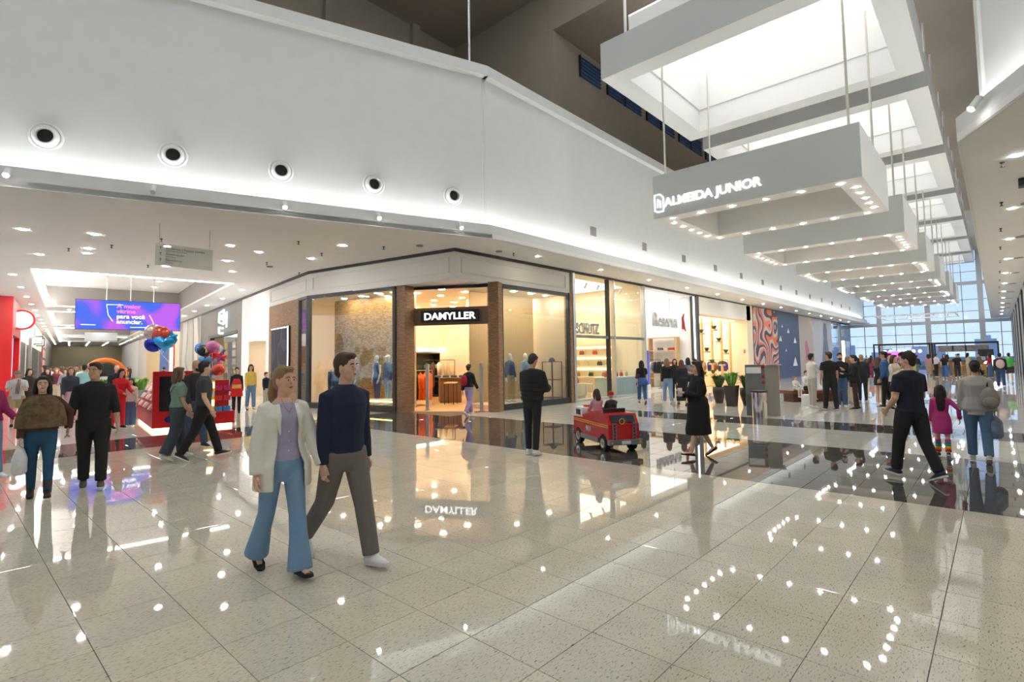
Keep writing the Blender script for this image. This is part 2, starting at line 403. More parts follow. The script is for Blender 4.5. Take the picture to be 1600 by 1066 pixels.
for k in range(12):
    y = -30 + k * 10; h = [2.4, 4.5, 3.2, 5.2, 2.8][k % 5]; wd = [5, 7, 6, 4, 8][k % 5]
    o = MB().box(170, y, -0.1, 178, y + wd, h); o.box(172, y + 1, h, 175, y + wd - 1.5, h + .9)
    o = o.build('far_building', mat('far_building_%d' % (k % 3), rgb(205 + 8 * (k % 3), 214, 224), 0.9))  # distance haze is mixed into the pale building colour
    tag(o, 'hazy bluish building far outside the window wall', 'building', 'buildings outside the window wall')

# ---- hanging light frames over the right-hand mall
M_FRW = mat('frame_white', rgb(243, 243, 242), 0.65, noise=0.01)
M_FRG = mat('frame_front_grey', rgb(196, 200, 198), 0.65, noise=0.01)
M_LUM = mat('luminous_ceiling', (0.95, 0.95, 0.93), 0.6, noise=0, emit=0.5)
def ring(b, x0, x1, y0, y1, z0, z1, w):
    b.box(x0, y0, z0, x0 + w, y1, z1); b.box(x1 - w, y0, z0, x1, y1, z1); b.box(x0 + w, y0, z0, x1 - w, y0 + w, z1); b.box(x0 + w, y1 - w, z0, x1 - w, y1, z1)
ordn = ['first', 'second', 'third', 'fourth', 'fifth', 'sixth', 'seventh']
for k in range(6):
    x0 = 16.65 + 8.8 * k; x1 = x0 + 4.75; y0, y1, z0, z1 = 2.43, 8.52, 6.5, 8.0
    t = thing('hanging_light_frame', 'white box frame ringed with downlights on rods, ' + ('with lettering on its grey front' if k == 0 else ordn[k] + ' one from the lettered frame'), 'light fixture', ((x0 + x1) / 2, 5.475, z0), group='hanging downlight frames')
    ox, oy, oz = (x0 + x1) / 2, 5.475, z0
    b = MB(); ring(b, x0 - ox, x1 - ox, y0 - oy, y1 - oy, 0, z1 - z0, 0.62); b.build('frame_ring', M_FRW, t)
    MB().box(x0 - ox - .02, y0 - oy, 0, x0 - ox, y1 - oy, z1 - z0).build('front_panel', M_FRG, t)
    MB().box(x0 - ox + .6, y0 - oy + .6, 1.3, x1 - ox - .6, y1 - oy - .6, 1.36).build('top_panel', M_FRW, t)
    for j in range(6):
        for xx in (x0 + .3, x1 - .3): MB().cyl((xx - ox, y0 + .55 + j * (y1 - y0 - 1.1) / 5 - oy), 0.062, -0.012, 0.002, 12).build('downlight', M_LAMP, t)
    for j in range(5):
        for yy in (y0 + .3, y1 - .3): MB().cyl((x0 + .95 + j * (x1 - x0 - 1.9) / 4 - ox, yy - oy), 0.062, -0.012, 0.002, 12).build('downlight', M_LAMP, t)
    for xx in (x0 + .35, x1 - .35):
        for yy in (y0 + .3, y1 - .3): MB().tube([(xx - ox, yy - oy, z1 - z0), (xx - ox, yy - oy, 16.6 - z0)], 0.035, 8).build('rod', mat('rod_cream', rgb(214, 208, 196), 0.5), t)
    if k == 0:
        lit = emis('white_letters', (1, 1, 1), .6)
        text('ALMEIDA JUNIOR', 0.40, lit, (x0 - .03, y1 - 0.42, z0 + 0.36), PI, t, 0.02, 'LEFT', 0.010)
        b = MB()
        for (ya, za, yb, zb) in ((0, 0, 0, .55), (0, .55, .2, .55), (.2, .55, .32, .42), (.32, .42, .32, -.06), (.32, -.06, .12, -.06), (.12, -.06, 0, 0), (.11, .1, .11, .38), (.11, .38, .21, .3), (.21, .3, .21, .08)):
            b.tube([(-.03, -ya, za), (-.03, -yb, zb)], 0.022, 6)
        b.build('logo', lit, t, loc=(x0 - ox - .01, y1 - oy - .06, 0.27))
for k in range(7):
    x0 = 15.0 + 8.45 * k; x1 = x0 + 7.1; y0, y1, z0, z1 = 1.32, 9.45, 11.2, 12.45
    ox, oy = (x0 + x1) / 2, 5.385
    t = thing('ceiling_light_box', 'large white box frame under the roof with luminous ceiling, ' + ('by the angled bulkhead' if k == 0 else ordn[k] + ' from the angled bulkhead'), 'light fixture', (ox, oy, z0), group='high light boxes')
    b = MB(); ring(b, x0 - ox, x1 - ox, y0 - oy, y1 - oy, 0, z1 - z0, 0.7); b.build('frame_ring', M_FRW, t)
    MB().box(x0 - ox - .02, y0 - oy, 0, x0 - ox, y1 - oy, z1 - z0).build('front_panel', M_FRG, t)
    b = MB(); ring(b, x0 - ox + .7, x1 - ox - .7, y0 - oy + .7, y1 - oy - .7, 0.9, 2.3, 0.06); b.build('inner_side', M_FRW, t)
    MB().box(x0 - ox + .7, y0 - oy + .7, 2.25, x1 - ox - .7, y1 - oy - .7, 2.3).build('luminous_panel', M_LUM, t)
    b = MB()
    for xx in (x0 + 1, x1 - 1):
        for yy in (y0 + .4, y1 - .4): b.tube([(xx - ox, yy - oy, z1 - z0), (xx - ox, yy - oy, 16.6 - z0)], 0.05, 6)
    b.build('hanger', M_FRW, t)
# lamps added out of view under the court roof to light the bulkhead
cr = [o for o in bpy.data.objects if o.name.startswith('ceiling') and o.location.z == 0][-1]
for x in (-10, -4, 2, 8, 14):
    for y in (-9, -2, 5, 12): MB().cyl((x, y), 0.42, 18.44, 18.5, 16).build('added_court_lamp', emis('added_court_light', (.97, .99, 1), 24.0), cr)
# ceiling downlights, sprinklers, detectors of the low ceiling
for (x, y) in [(1.4, 18.5), (2.8, 17.9), (3.0, 20.2), (3.1, 21.1), (2.1, 22.3), (4.6, 18.3), (5.9, 16.9), (6.9, 17.3), (5.5, 22.0), (7.6, 21.6), (6.7, 19.5), (-1.5, 18.6), (-1.2, 22), (8.6, 17.2), (8.3, 14.6), (-3, 21.5)]:
    MB().cyl((x, y), 0.085, ZC - 0.012, ZC + 0.01, 14).build('downlight', M_LAMP, ceil_l)
def sprinkler(x, y, par):
    b = MB(); b.cyl((x, y), 0.035, ZC - 0.02, ZC, 10); b.cyl((x, y), 0.012, ZC - 0.08, ZC - .02, 8); b.cyl((x, y), 0.035, ZC - 0.09, ZC - .08, 10)
    b.build('sprinkler', M_BLACK, par)
for (x, y) in [(4.2, 17.3), (3.4, 19.2), (2.6, 20.6), (1.0, 19.5), (7.1, 15.0), (8.4, 16.1), (9.3, 13.9), (5.0, 22.2), (7.8, 18.9), (0.4, 21.5), (6.0, 20.5), (13.0, 11.8), (9.6, 20.2)]: sprinkler(x, y, ceil_l)
for k in range(14): MB().cyl((14 + 4.0 * k, 11.6), 0.06, ZC - 0.012, ZC + .01, 12).build('downlight', M_LAMPW, ceil_l)
for k in range(9): sprinkler(13.5 + 3.6 * k, -0.25, ceil_r)
for k in range(10): MB().cyl((12.6 + 5 * k, -0.75), 0.16, ZC - 0.02, ZC + .01, 16).build('detector', M_GREYP, ceil_r)
MB().box(15.0, -0.62, ZC - 0.16, 15.25, -0.5, ZC).build('security_camera', M_BLACK, ceil_r)
for (x, y) in ((10.0, 13.0), (12.4, 11.9), (8.2, 19.6)): MB().cyl((x, y), 0.11, ZC - 0.03, ZC + .01, 16).build('detector', M_GREYP, ceil_l)

for k in range(20):
    for t in (-8.85, -0.8): MB().cyl(cp(7 + 4.2 * k, t), 0.085, ZC - 0.012, ZC + 0.01, 12).build('downlight', M_LAMP, ceil_l)
for k in range(3):
    for t in (-7.2, -5, -2.8): MB().cyl(cp((22.2, 40.8, 59.1)[k], t), 0.085, ZC - 0.012, ZC + 0.01, 12).build('downlight', M_LAMP, ceil_l)
for s_ in range(78, 96, 4):
    for t in (-7.2, -5, -2.8): MB().cyl(cp(s_, t), 0.085, ZC - 0.012, ZC + 0.01, 12).build('downlight', M_LAMP, ceil_l)
for k in range(12): MB().cyl((13.2 + 4.8 * k, -0.45), 0.07, ZC - 0.012, ZC + .01, 12).build('downlight', M_LAMP, ceil_r)
# ================================================================== SHOPS
def brick_mat(name, c1, c2, mortar, bw=0.16, bh=0.045, rough=0.6, bump=0.6):
    if name in MATS: return MATS[name]
    m = bpy.data.materials.new(name); m.use_nodes = True; MATS[name] = m; t = m.node_tree; b = t.nodes['Principled BSDF']
    g = t.nodes.new('ShaderNodeNewGeometry'); sx = t.nodes.new('ShaderNodeSeparateXYZ'); t.links.new(g.outputs['Position'], sx.inputs[0])
    a = t.nodes.new('ShaderNodeMath'); a.operation = 'ADD'; t.links.new(sx.outputs[0], a.inputs[0])
    mu = t.nodes.new('ShaderNodeMath'); mu.operation = 'MULTIPLY'; mu.inputs[1].default_value = -0.8; t.links.new(sx.outputs[1], mu.inputs[0]); t.links.new(mu.outputs[0], a.inputs[1])
    cb = t.nodes.new('ShaderNodeCombineXYZ'); t.links.new(a.outputs[0], cb.inputs[0]); t.links.new(sx.outputs[2], cb.inputs[1])
    br = t.nodes.new('ShaderNodeTexBrick'); t.links.new(cb.outputs[0], br.inputs['Vector'])
    br.inputs['Scale'].default_value = 1.0; br.inputs['Brick Width'].default_value = bw; br.inputs['Row Height'].default_value = bh; br.inputs['Mortar Size'].default_value = 0.006
    br.inputs['Color1'].default_value = (*c1, 1); br.inputs['Color2'].default_value = (*c2, 1); br.inputs['Mortar'].default_value = (*mortar, 1)
    n = t.nodes.new('ShaderNodeTexNoise'); n.inputs['Scale'].default_value = 6; t.links.new(g.outputs['Position'], n.inputs['Vector'])
    mx = t.nodes.new('ShaderNodeMix'); mx.data_type = 'RGBA'; mx.blend_type = 'MULTIPLY'; mx.inputs[0].default_value = 0.5
    t.links.new(br.outputs[0], mx.inputs[6]); t.links.new(n.outputs['Color'], mx.inputs[7])
    t.links.new(br.outputs[0], b.inputs['Base Color']); b.inputs['Roughness'].default_value = rough
    bp = t.nodes.new('ShaderNodeBump'); bp.inputs['Strength'].default_value = bump; bp.inputs['Distance'].default_value = 0.02
    ad = t.nodes.new('ShaderNodeMath'); ad.operation = 'SUBTRACT'; t.links.new(n.outputs['Fac'], ad.inputs[0]); t.links.new(br.outputs['Fac'], ad.inputs[1])
    t.links.new(ad.outputs[0], bp.inputs['Height']); t.links.new(bp.outputs[0], b.inputs['Normal'])
    return m
def stripe_mat(name, cols, scale=1.0, distort=0.0, axis='X', rough=0.6):
    """wavy printed stripes (mural, timber slats)"""
    if name in MATS: return MATS[name]
    m = bpy.data.materials.new(name); m.use_nodes = True; MATS[name] = m; t = m.node_tree; b = t.nodes['Principled BSDF']
    g = t.nodes.new('ShaderNodeNewGeometry'); w = t.nodes.new('ShaderNodeTexWave'); w.bands_direction = axis
    w.inputs['Scale'].default_value = scale; w.inputs['Distortion'].default_value = distort; w.inputs['Detail'].default_value = 1.0; w.inputs['Detail Scale'].default_value = 0.6
    t.links.new(g.outputs['Position'], w.inputs['Vector'])
    r = t.nodes.new('ShaderNodeValToRGB'); r.color_ramp.interpolation = 'CONSTANT' if distort else 'LINEAR'
    for i, c in enumerate(cols):
        el = r.color_ramp.elements[i] if i < 2 else r.color_ramp.elements.new(i / len(cols))
        el.position = i / len(cols); el.color = (*c, 1)
    t.links.new(w.outputs['Fac'], r.inputs[0]); t.links.new(r.outputs[0], b.inputs['Base Color']); b.inputs['Roughness'].default_value = rough
    return m
def fan_mat(name, cols, x0, z0, k):
    m = bpy.data.materials.new(name); m.use_nodes = True; t = m.node_tree; b = t.nodes['Principled BSDF']
    g = t.nodes.new('ShaderNodeNewGeometry'); s = t.nodes.new('ShaderNodeSeparateXYZ'); t.links.new(g.outputs['Position'], s.inputs[0])
    def mth(op, a, c):
        n = t.nodes.new('ShaderNodeMath'); n.operation = op
        for i, v in enumerate((a, c)):
            if isinstance(v, (int, float)): n.inputs[i].default_value = v
            else: t.links.new(v, n.inputs[i])
        return n.outputs[0]
    n = t.nodes.new('ShaderNodeTexNoise'); n.inputs['Scale'].default_value = .55; n.inputs['Detail'].default_value = 0; t.links.new(g.outputs['Position'], n.inputs['Vector'])
    a = mth('ARCTAN2', mth('SUBTRACT', s.outputs[0], x0), mth('SUBTRACT', s.outputs[2], z0))
    f = mth('FRACT', mth('ADD', mth('MULTIPLY', a, k), mth('MULTIPLY', n.outputs['Fac'], 2.6)), 0)
    r = t.nodes.new('ShaderNodeValToRGB'); r.color_ramp.interpolation = 'CONSTANT'
    for i, c in enumerate(cols):
        el = r.color_ramp.elements[i] if i < 2 else r.color_ramp.elements.new(i / len(cols))
        el.position = i / len(cols); el.color = (*c, 1)
    t.links.new(f, r.inputs[0]); t.links.new(r.outputs[0], b.inputs['Base Color']); b.inputs['Roughness'].default_value = .6
    return m
M_BRICK = brick_mat('brown_brick', rgb(178, 138, 98), rgb(148, 110, 76), rgb(116, 92, 68))
M_GOLD = brick_mat('gold_mosaic_brick', rgb(224, 186, 118), rgb(176, 134, 74), rgb(128, 96, 54), 0.12, 0.05, 0.35, 1.0)
M_SLAT = stripe_mat('timber_slats', [rgb(205, 178, 134), rgb(226, 202, 160), rgb(196, 168, 124)], 6.0)
M_WOODF = mat('light_wood_floor', rgb(204, 164, 112), 0.35, noise=0.12, scale=5)
M_BEIGE = mat('beige_wall', rgb(226, 208, 182), 0.8, noise=0.02)
M_CREAM = mat('cream_wall', rgb(244, 230, 206), 0.7, noise=0.01)
M_BROWN = mat('brown_laminate', rgb(122, 92, 70), 0.45, noise=0.08, scale=8)
M_FASC = mat('fascia_paint', rgb(232, 229, 223), 0.7, noise=0.015)
M_PURE = mat('pure_white', rgb(246, 246, 244), 0.6, noise=0)
M_WOOD = mat('pale_timber', rgb(212, 176, 122), 0.5, noise=0.1, scale=8)
M_SIGNW = emis('sign_white', (1, 1, 1), .9)
M_PANELW = emis('warm_shop_light', (1.0, 0.86, 0.64), 2.0)
M_PANELC = emis('white_shop_light', (1.0, 0.96, 0.9), 1.2)
def glass_pane(a, b, z0, z1, parent, nm='pane'): return MB().obox(a, b, z0, z1, 0.012).build(nm, M_GLASS, parent)
def frame(a, b, z0, z1, w, d, m, parent, nm='window_frame'):
    """rectangular window frame between plan points a and b"""
    a, b = Vector(a), Vector(b); u = (b - a).normalized()
    o = MB(); o.obox(a, b, z1 - w, z1, d, -d / 2); o.obox(a, b, z0, z0 + w, d, -d / 2)
    o.obox(a, a + u * w, z0, z1, d, -d / 2); o.obox(b - u * w, b, z0, z1, d, -d / 2)
    return o.build(nm, m, parent)

# ---------------- corner clothing shop
A2 = (CA.x, CA.y); EL = (11.10, 14.97); ER = (12.60, 12.42)
fa = struct(MB().obox(A2, tuple(K), 4.36, 5.24, 0.35).build('wall_fascia', M_FASC))
fb = struct(MB().obox(tuple(K), (17.12, 12.55), 4.36, 5.24, 0.35).build('wall_fascia', M_FASC))
fc = struct(MB().obox(cp(5.3, 0), A2, 4.36, 5.24, 0.35).build('wall_fascia', M_FASC))
for par, a, b in ((fa, A2, tuple(K)), (fb, tuple(K), (17.12, 12.55)), (fc, cp(5.3, 0), A2)):
    a, b = Vector(a), Vector(b); u = (b - a).normalized(); a1, b1 = a + u * 0.25, b - u * 0.25; o = MB()
    for z in (4.56, 5.04): o.obox(a1, b1, z - .015, z + .015, 0.05, -0.03)
    o.obox(a1, a1 + u * .03, 4.56, 5.04, 0.05, -0.03); o.obox(b1 - u * .03, b1, 4.56, 5.04, 0.05, -0.03)
    o.build('panel_moulding', M_FASC, par)
    MB().obox(a - u * .03, b + u * .03, 5.2, 5.31, 0.06, -0.05).build('dark_strip', M_DARK, par)  # dark strip along the top edge of the fascia
MB().obox((17.1, 12.55), (71.5, 12.55), 5.2, 5.31, 0.06, -0.05).build('dark_strip', M_DARK, fb)
MB().obox(cp(100, 0), cp(5.3, 0), 5.2, 5.31, 0.06, -0.05).build('dark_strip', M_DARK, fc)
MB().prism([A2, tuple(K), (17.1, 12.55), (17.1, 13.1), (12.9, 13.1), (11.3, 15.3), cp(0, .6)], 4.32, 4.37).build('fascia_soffit', M_WHITE, fa)
# brick pieces
struct(MB().obox(cp(5.3, 0), cp(1.02, 0), 0, 4.36, 0.3).build('wall_brick', M_BRICK))
pl = struct(MB().prism([(10.66, 15.22), (10.72, 14.78), (11.18, 14.86), (11.12, 15.34)], 0, 4.36).build('wall_pillar', M_BRICK))
pr = struct(MB().prism([(12.50, 12.55), (12.66, 12.22), (13.0, 12.36), (13.0, 12.80), (12.7, 12.80)], 0, 4.36).build('wall_pillar', M_BRICK))
# display windows
w1 = struct(MB().obox(A2, (10.68, 15.20), 0.0, 0.10, 0.25, -0.05).build('window_20', M_DARK))
frame(A2, (10.68, 15.20), 0.08, 4.34, 0.13, 0.12, M_DARK, w1); glass_pane(A2, (10.68, 15.20), 0.2, 4.22, w1)
w2 = struct(MB().obox(cp(1.05, 0), A2, 0.0, 0.10, 0.25, -0.05).build('window_21', M_DARK))
frame(cp(1.05, 0), A2, 0.08, 4.34, 0.10, 0.12, M_DARK, w2); glass_pane(cp(1.05, 0), A2, 0.2, 4.22, w2)
w3 = struct(MB().obox((13.0, 12.5), (17.0, 12.5), 0.0, 0.10, 0.25, -0.05).build('window_22', M_DARK))
frame((13.0, 12.5), (17.0, 12.5), 0.08, 4.34, 0.13, 0.12, M_DARK, w3); glass_pane((13.0, 12.5), (17.0, 12.5), 0.2, 4.22, w3)
struct(MB().box(16.95, 12.42, 0, 17.12, 12.7, 4.36).build('wall_brick', M_BRICK))
# inside shell
struct(MB().prism([(10.2, 22.2), (10.0, 19.8), (10.8, 15.1), (12.6, 12.6), (17.1, 12.6), (17.1, 22.2)], -0.004, 0.012).build('floor', M_WOODF))
ci = struct(MB().prism([(10.2, 22.2), (10.1, 19.8), (10.9, 15.2), (12.7, 12.8), (17.1, 12.8), (17.1, 22.2)], 4.30, 4.34).build('ceiling', M_CREAM))
struct(MB().box(10.3, 22.0, 0, 17.2, 22.2, 4.34).build('wall_shop', M_BEIGE)); struct(MB().box(17.12, 12.6, 0, 17.24, 22.2, 5.3).build('wall_shop', M_BEIGE))
MB().box(12.5, 20.4, 2.35, 17.1, 22.0, 4.3).build('wall_bulkhead', M_CREAM, None, kind='structure')
MB().box(12.5, 20.38, 2.2, 17.1, 20.5, 2.34).build('shelf_light', emis('warm_strip', (1.0, .88, .62), 4.0), ci)
for i in range(5):
    for j in range(5):
        x, y = 11.9 + i * 1.15 + (0.3 if j < 2 else 0), 14.6 + j * 1.45
        if x > 16.9: continue
        MB().cyl((x, y), 0.11, 4.285, 4.30, 14).build('downlight', emis('warm_spot', (1.0, .85, .62), 60.0), ci)
struct(MB().cyl((15.4, 16.2), 0.42, 0, 4.3, 28).build('wall_column', M_CREAM))
gw = struct(MB().obox((11.3, 20.5), (11.95, 17.2), 0.0, 4.3, 0.1).build('wall_gold', M_GOLD))
struct(MB().obox((11.95, 17.2), (12.15, 16.1), 0.0, 4.3, 0.06).build('wall_slats', M_SLAT))
struct(MB().box(13.3, 14.3, 0.0, 16.9, 14.36, 4.3).build('wall_slats', M_SLAT))
struct(MB().prism([(10.15, 19.8), (10.82, 15.3), (12.1, 16.0), (11.3, 20.5)], 0.01, 0.16).build('floor_display', M_BEIGE))
struct(MB().box(13.1, 12.65, 0.01, 16.95, 14.3, 0.16).build('floor_display', M_BEIGE))
MB().obox((10.3, 19.5), (10.8, 15.4), 0.30, 0.34, 0.03).build('display_light', emis('yellow_strip', (1.0, .86, .25), 1.6), w1)
for x in (13.6, 14.6, 15.6, 16.5): MB().cyl((x, 13.3), 0.08, 4.28, 4.30, 12).build('downlight', emis('window_spot', (1, .85, .62), 110.0), ci)
for k in range(4): MB().cyl((10.75 + .12 * k + .3, 19.3 - 1.1 * k), 0.08, 4.28, 4.30, 12).build('downlight', emis('window_spot', (1, .85, .62), 110.0), ci)
# entrance header with the lit shop sign
ev = (Vector(ER) - Vector(EL)).normalized(); en = Vector((ev.y, -ev.x)); ea = math.atan2(en.y, en.x)
hd = struct(MB().obox(EL, ER, 2.95, 3.55, 0.12, 0).build('trim_1', M_BROWN))
MB().obox(EL, ER, 4.2, 4.3, 0.1, 0).build('track_rail', M_BLACK, hd)
c = Vector(EL) + ev * 1.45 + en * 0.05
sg = thing('shop_sign', 'black box sign with glowing white shop name over the corner shop entrance', 'sign', (c.x, c.y, 3.25), ea)
MB().box(-0.05, -1.03, -0.2, 0.04, 1.03, 0.2).build('sign_box', M_BLACK, sg)
text('DAMYLLER', 0.33, M_SIGNW, (c.x + en.x * .045, c.y + en.y * .045, 3.135), ea, sg, 0.012, 'CENTER', 0.006, sx=1.14)
def security_post(p, lab):
    t = thing('security_gate', lab, 'security gate', (p[0], p[1], 0), ea, 'anti-theft posts')
    MB().box(-.045, -.05, 0, .045, .05, 1.62).build('post', M_ALU, t); MB().box(-.14, -.07, 0, .14, .07, .03).build('base', M_STEEL, t)
for q, lab in ((0.52, 'grey anti-theft post in the shop entrance beside the orange garments'), (2.46, 'grey anti-theft post in the shop entrance beside the white column')):
    p = Vector(EL) + ev * q - en * 0.25; security_post((p.x, p.y), lab)
# lit poster on the brick wall
pc = cp(3.4, -0.04)
po = thing('lit_poster', 'dark framed advertising poster with glowing edge on the brown brick wall', 'poster', (pc[0], pc[1], 2.1), C_ANG + PI/2)
MB().box(-0.04, -1.25, -1.1, 0.04, 1.25, 1.2).build('poster_frame', M_DARK, po)
MB().box(0.04, -1.2, -1.05, 0.05, 1.12, 1.14).build('poster_print', stripe_mat('denim_print', [rgb(28, 36, 52), rgb(52, 62, 84), rgb(20, 24, 34)], 1.2, 6.0), po)
MB().box(0.04, 1.13, -1.05, 0.06, 1.2, 1.18).build('edge_light', emis('edge_led', (1, .96, .9), 1.5), po)
MB().box(0.04, -1.2, 1.14, 0.06, 1.2, 1.18).build('edge_light', emis('edge_led', (1, .96, .9), 1.5), po)

# clothes: one mesh per cut, each garment its own object
def garment_mesh(kind):
    b = MB()
    if kind == 'long':
        b.tube([(0, 0, 0), (0, 0, -.06), (0, 0, -.3), (0, 0, -.75), (0, 0, -1.05)], [(.05, .02), (.20, .035), (.17, .05), (.21, .06), (.24, .07)], 10, lat=(1, 0, 0))
        for s in (-1, 1): b.tube([(s * .17, 0, -.08), (s * .24, .01, -.35), (s * .26, .02, -.6)], [.05, .045, .04], 8)
    elif kind == 'jeans':
        for s in (-1, 1): b.tube([(s * .07, 0, 0), (s * .085, 0, -.25), (s * .08, 0, -.9)], [(.085, .04), (.085, .05), (.07, .04)], 8, lat=(1, 0, 0))
    else:
        b.tube([(0, 0, 0), (0, 0, -.05), (0, 0, -.3), (0, 0, -.66)], [(.05, .02), (.20, .035), (.18, .05), (.20, .055)], 10, lat=(1, 0, 0))
        for s in (-1, 1): b.tube([(s * .17, 0, -.07), (s * .24, .01, -.3), (s * .25, .02, -.56)], [.05, .045, .035], 8)
    b.tube([(0, 0, -.01), (0, 0, .06), (.02, 0, .09)], 0.006, 6)
    return b
GM = {}
def garment(kind, col, p, rz, label, group):
    key = (kind, col)
    if key not in GM:
        o = garment_mesh(kind).build('garment', mat('cloth_%d_%d_%d' % col, rgb(*col), 0.85, noise=0.1, scale=14), smooth=True); GM[key] = o.data
        o.location = p; o.rotation_euler = (0, 0, rz)
    else: o = link('garment', GM[key], None, p, rz)
    return tag(o, label, 'garment', group)
def rack(name, label, p, rz, L, h, m, garments, gl, group):
    t = thing('clothes_rack', label, 'clothes rack', (p[0], p[1], 0.012), rz)
    MB().tube([(-L/2, 0, h), (L/2, 0, h)], 0.014, 8).build('rail', m, t)
    for s in (-1, 1):
        MB().tube([(s * L/2, 0, 0), (s * L/2, 0, h)], 0.014, 8).build('upright', m, t)
        MB().tube([(s * L/2, -.25, 0.014), (s * L/2, .25, 0.014)], 0.014, 8).build('foot', m, t)
    n = len(garments); R = Matrix.Rotation(rz, 3, 'Z')
    for i, (k, c) in enumerate(garments):
        q = R @ Vector((-L/2 + L * (i + .5) / n, 0, 0)); garment(k, c, (p[0] + q.x, p[1] + q.y, h - .095 + 0.012), rz + PI/2 + random.uniform(-.12, .12), gl[c], group)
OR, GN, NV, BG, CM, BK, DN, PK = (240, 112, 40), (44, 128, 70), (58, 66, 84), (206, 182, 150), (226, 214, 196), (36, 34, 36), (70, 98, 140), (196, 150, 132)
def glabels(s): return {OR: 'orange garment hanging ' + s, GN: 'green garment hanging ' + s, NV: 'dark slate garment hanging ' + s, BG: 'beige jacket hanging ' + s, CM: 'cream top hanging ' + s, BK: 'black garment hanging ' + s, DN: 'blue denim garment hanging ' + s, PK: 'dusty pink top hanging ' + s}
rack('r', 'low steel rack of green and orange clothes just inside the corner shop', (12.75, 17.0), 2.2, 1.5, 1.35, M_ALU, [('long', OR)] * 3 + [('long', NV)] * 2 + [('long', GN)] * 3, glabels('on the low rack in the entrance'), 'clothes on the entrance rack')
rack('r', 'rack of beige coats against the back of the corner shop', (15.2, 18.4), 2.3, 1.4, 1.75, M_BLACK, [('long', BG), ('long', BG), ('short', CM), ('long', (90, 62, 44)), ('short', BK)], {**glabels('on the coat rack behind the counter'), (90, 62, 44): 'brown coat hanging on the coat rack behind the counter'}, 'clothes on the coat rack')
rack('r', 'dark rack of pale tops in the corner shop', (13.7, 19.2), 2.3, 1.4, 1.7, M_BLACK, [('short', CM), ('short', PK), ('short', CM), ('short', PK), ('short', BG)], glabels('on the dark rack of tops'), 'clothes on the dark rack')
rack('r', 'white rail of blue jeans in the display window', (10.62, 18.9), 1.75, 1.1, 1.45, M_PURE, [('jeans', DN)] * 6, glabels('on the white rail in the display window'), 'jeans in the window')
rack('r', 'rack of orange and denim clothes beside the white column', (15.1, 14.9), 2.2, 1.1, 1.4, M_BLACK, [('short', OR), ('short', DN), ('long', NV), ('short', OR)], glabels('on the rack beside the column'), 'clothes on the column rack')
ct = thing('shop_counter', 'brown faceted shop counter inside the corner shop', 'counter', (14.75, 17.1, 0.012), 0.9)
MB().prism([(-.75, -.4), (.55, -.5), (.85, 0), (.6, .5), (-.75, .45)], 0, 0.98).build('body', M_BROWN, ct)
MB().prism([(-.79, -.43), (.57, -.53), (.89, 0), (.62, .53), (-.79, .48)], 0.98, 1.02).build('top', M_BROWN, ct)
for i in range(5):
    o = MB().tube([(0, 0, 0), (0, 0, .05), (0, 0, .09)], [(.14, .12), (.15, .13), (.12, .1)], 10).build('folded_jeans', mat('denim_fold', rgb(64, 84, 118), .9), None, (14.35 + .2 * i, 17.45 - .28 * i, 1.032), True)
    tag(o, 'folded denim garment lying on the brown shop counter', 'garment', 'folded denim on the counter')
stb = thing('side_table', 'slim wooden side table with black legs in the shop', 'table', (13.85, 16.05, 0.012), 0.6)
MB().box(-.3, -.2, .82, .3, .2, .86).build('table_top', M_WOOD, stb)
for sx in (-1, 1):
    for sy in (-1, 1): MB().box(sx * .28 - .012, sy * .18 - .012, 0, sx * .28 + .012, sy * .18 + .012, .82).build('leg', M_BLACK, stb)
sh = thing('display_shelf', 'tall dark shelf unit with folded clothes by the back wall', 'shelf', (15.6, 20.1, 0.012), 0)
MB().box(-.9, -.2, 0, -.86, .2, 2.1).build('side_panel', M_BLACK, sh); MB().box(.86, -.2, 0, .9, .2, 2.1).build('side_panel', M_BLACK, sh); MB().box(-.86, .17, 0, .86, .2, 2.1).build('back_panel', M_BLACK, sh)
for z in (0.05, .7, 1.35, 2.06): MB().box(-.86, -.2, z, .86, .17, z + .04).build('shelf_board', M_BLACK, sh)
for i in range(6):
    o = MB().box(-.16, -.13, 0, .16, .13, .16).build('folded_stack', mat('fold_%d' % (i % 3), [rgb(80, 110, 150), rgb(60, 70, 60), rgb(150, 150, 150)][i % 3], .9), None, (15.0 + .24 * i, 20.05, [0.752, 1.402][i % 2]))
    tag(o, 'pile of folded clothes on the dark shelf unit', 'clothes', 'folded piles on the shelf')
rt = thing('display_table', 'thin black display stand with shelves in the right display window', 'table', (16.5, 13.02, 0.16), 0)
for z in (.05, .75, 1.45): MB().box(-.3, -.25, z, .3, .25, z + .02).build('shelf_board', M_BLACK, rt)
for sx in (-1, 1):
    for sy in (-1, 1): MB().box(sx * .3 - .012, sy * .25 - .012, 0, sx * .3 + .012, sy * .25 + .012, 1.47).build('leg', M_BLACK, rt)
tag(MB().tube([(0, 0, 0), (0, 0, .1), (0, 0, .16)], [(.16, .12), (.13, .1), (.05, .04)], 10).build('handbag', mat('slate_bag', rgb(70, 84, 110), .6), None, (16.5, 13.02, 1.632), True), 'slate handbag on the black display stand', 'bag')

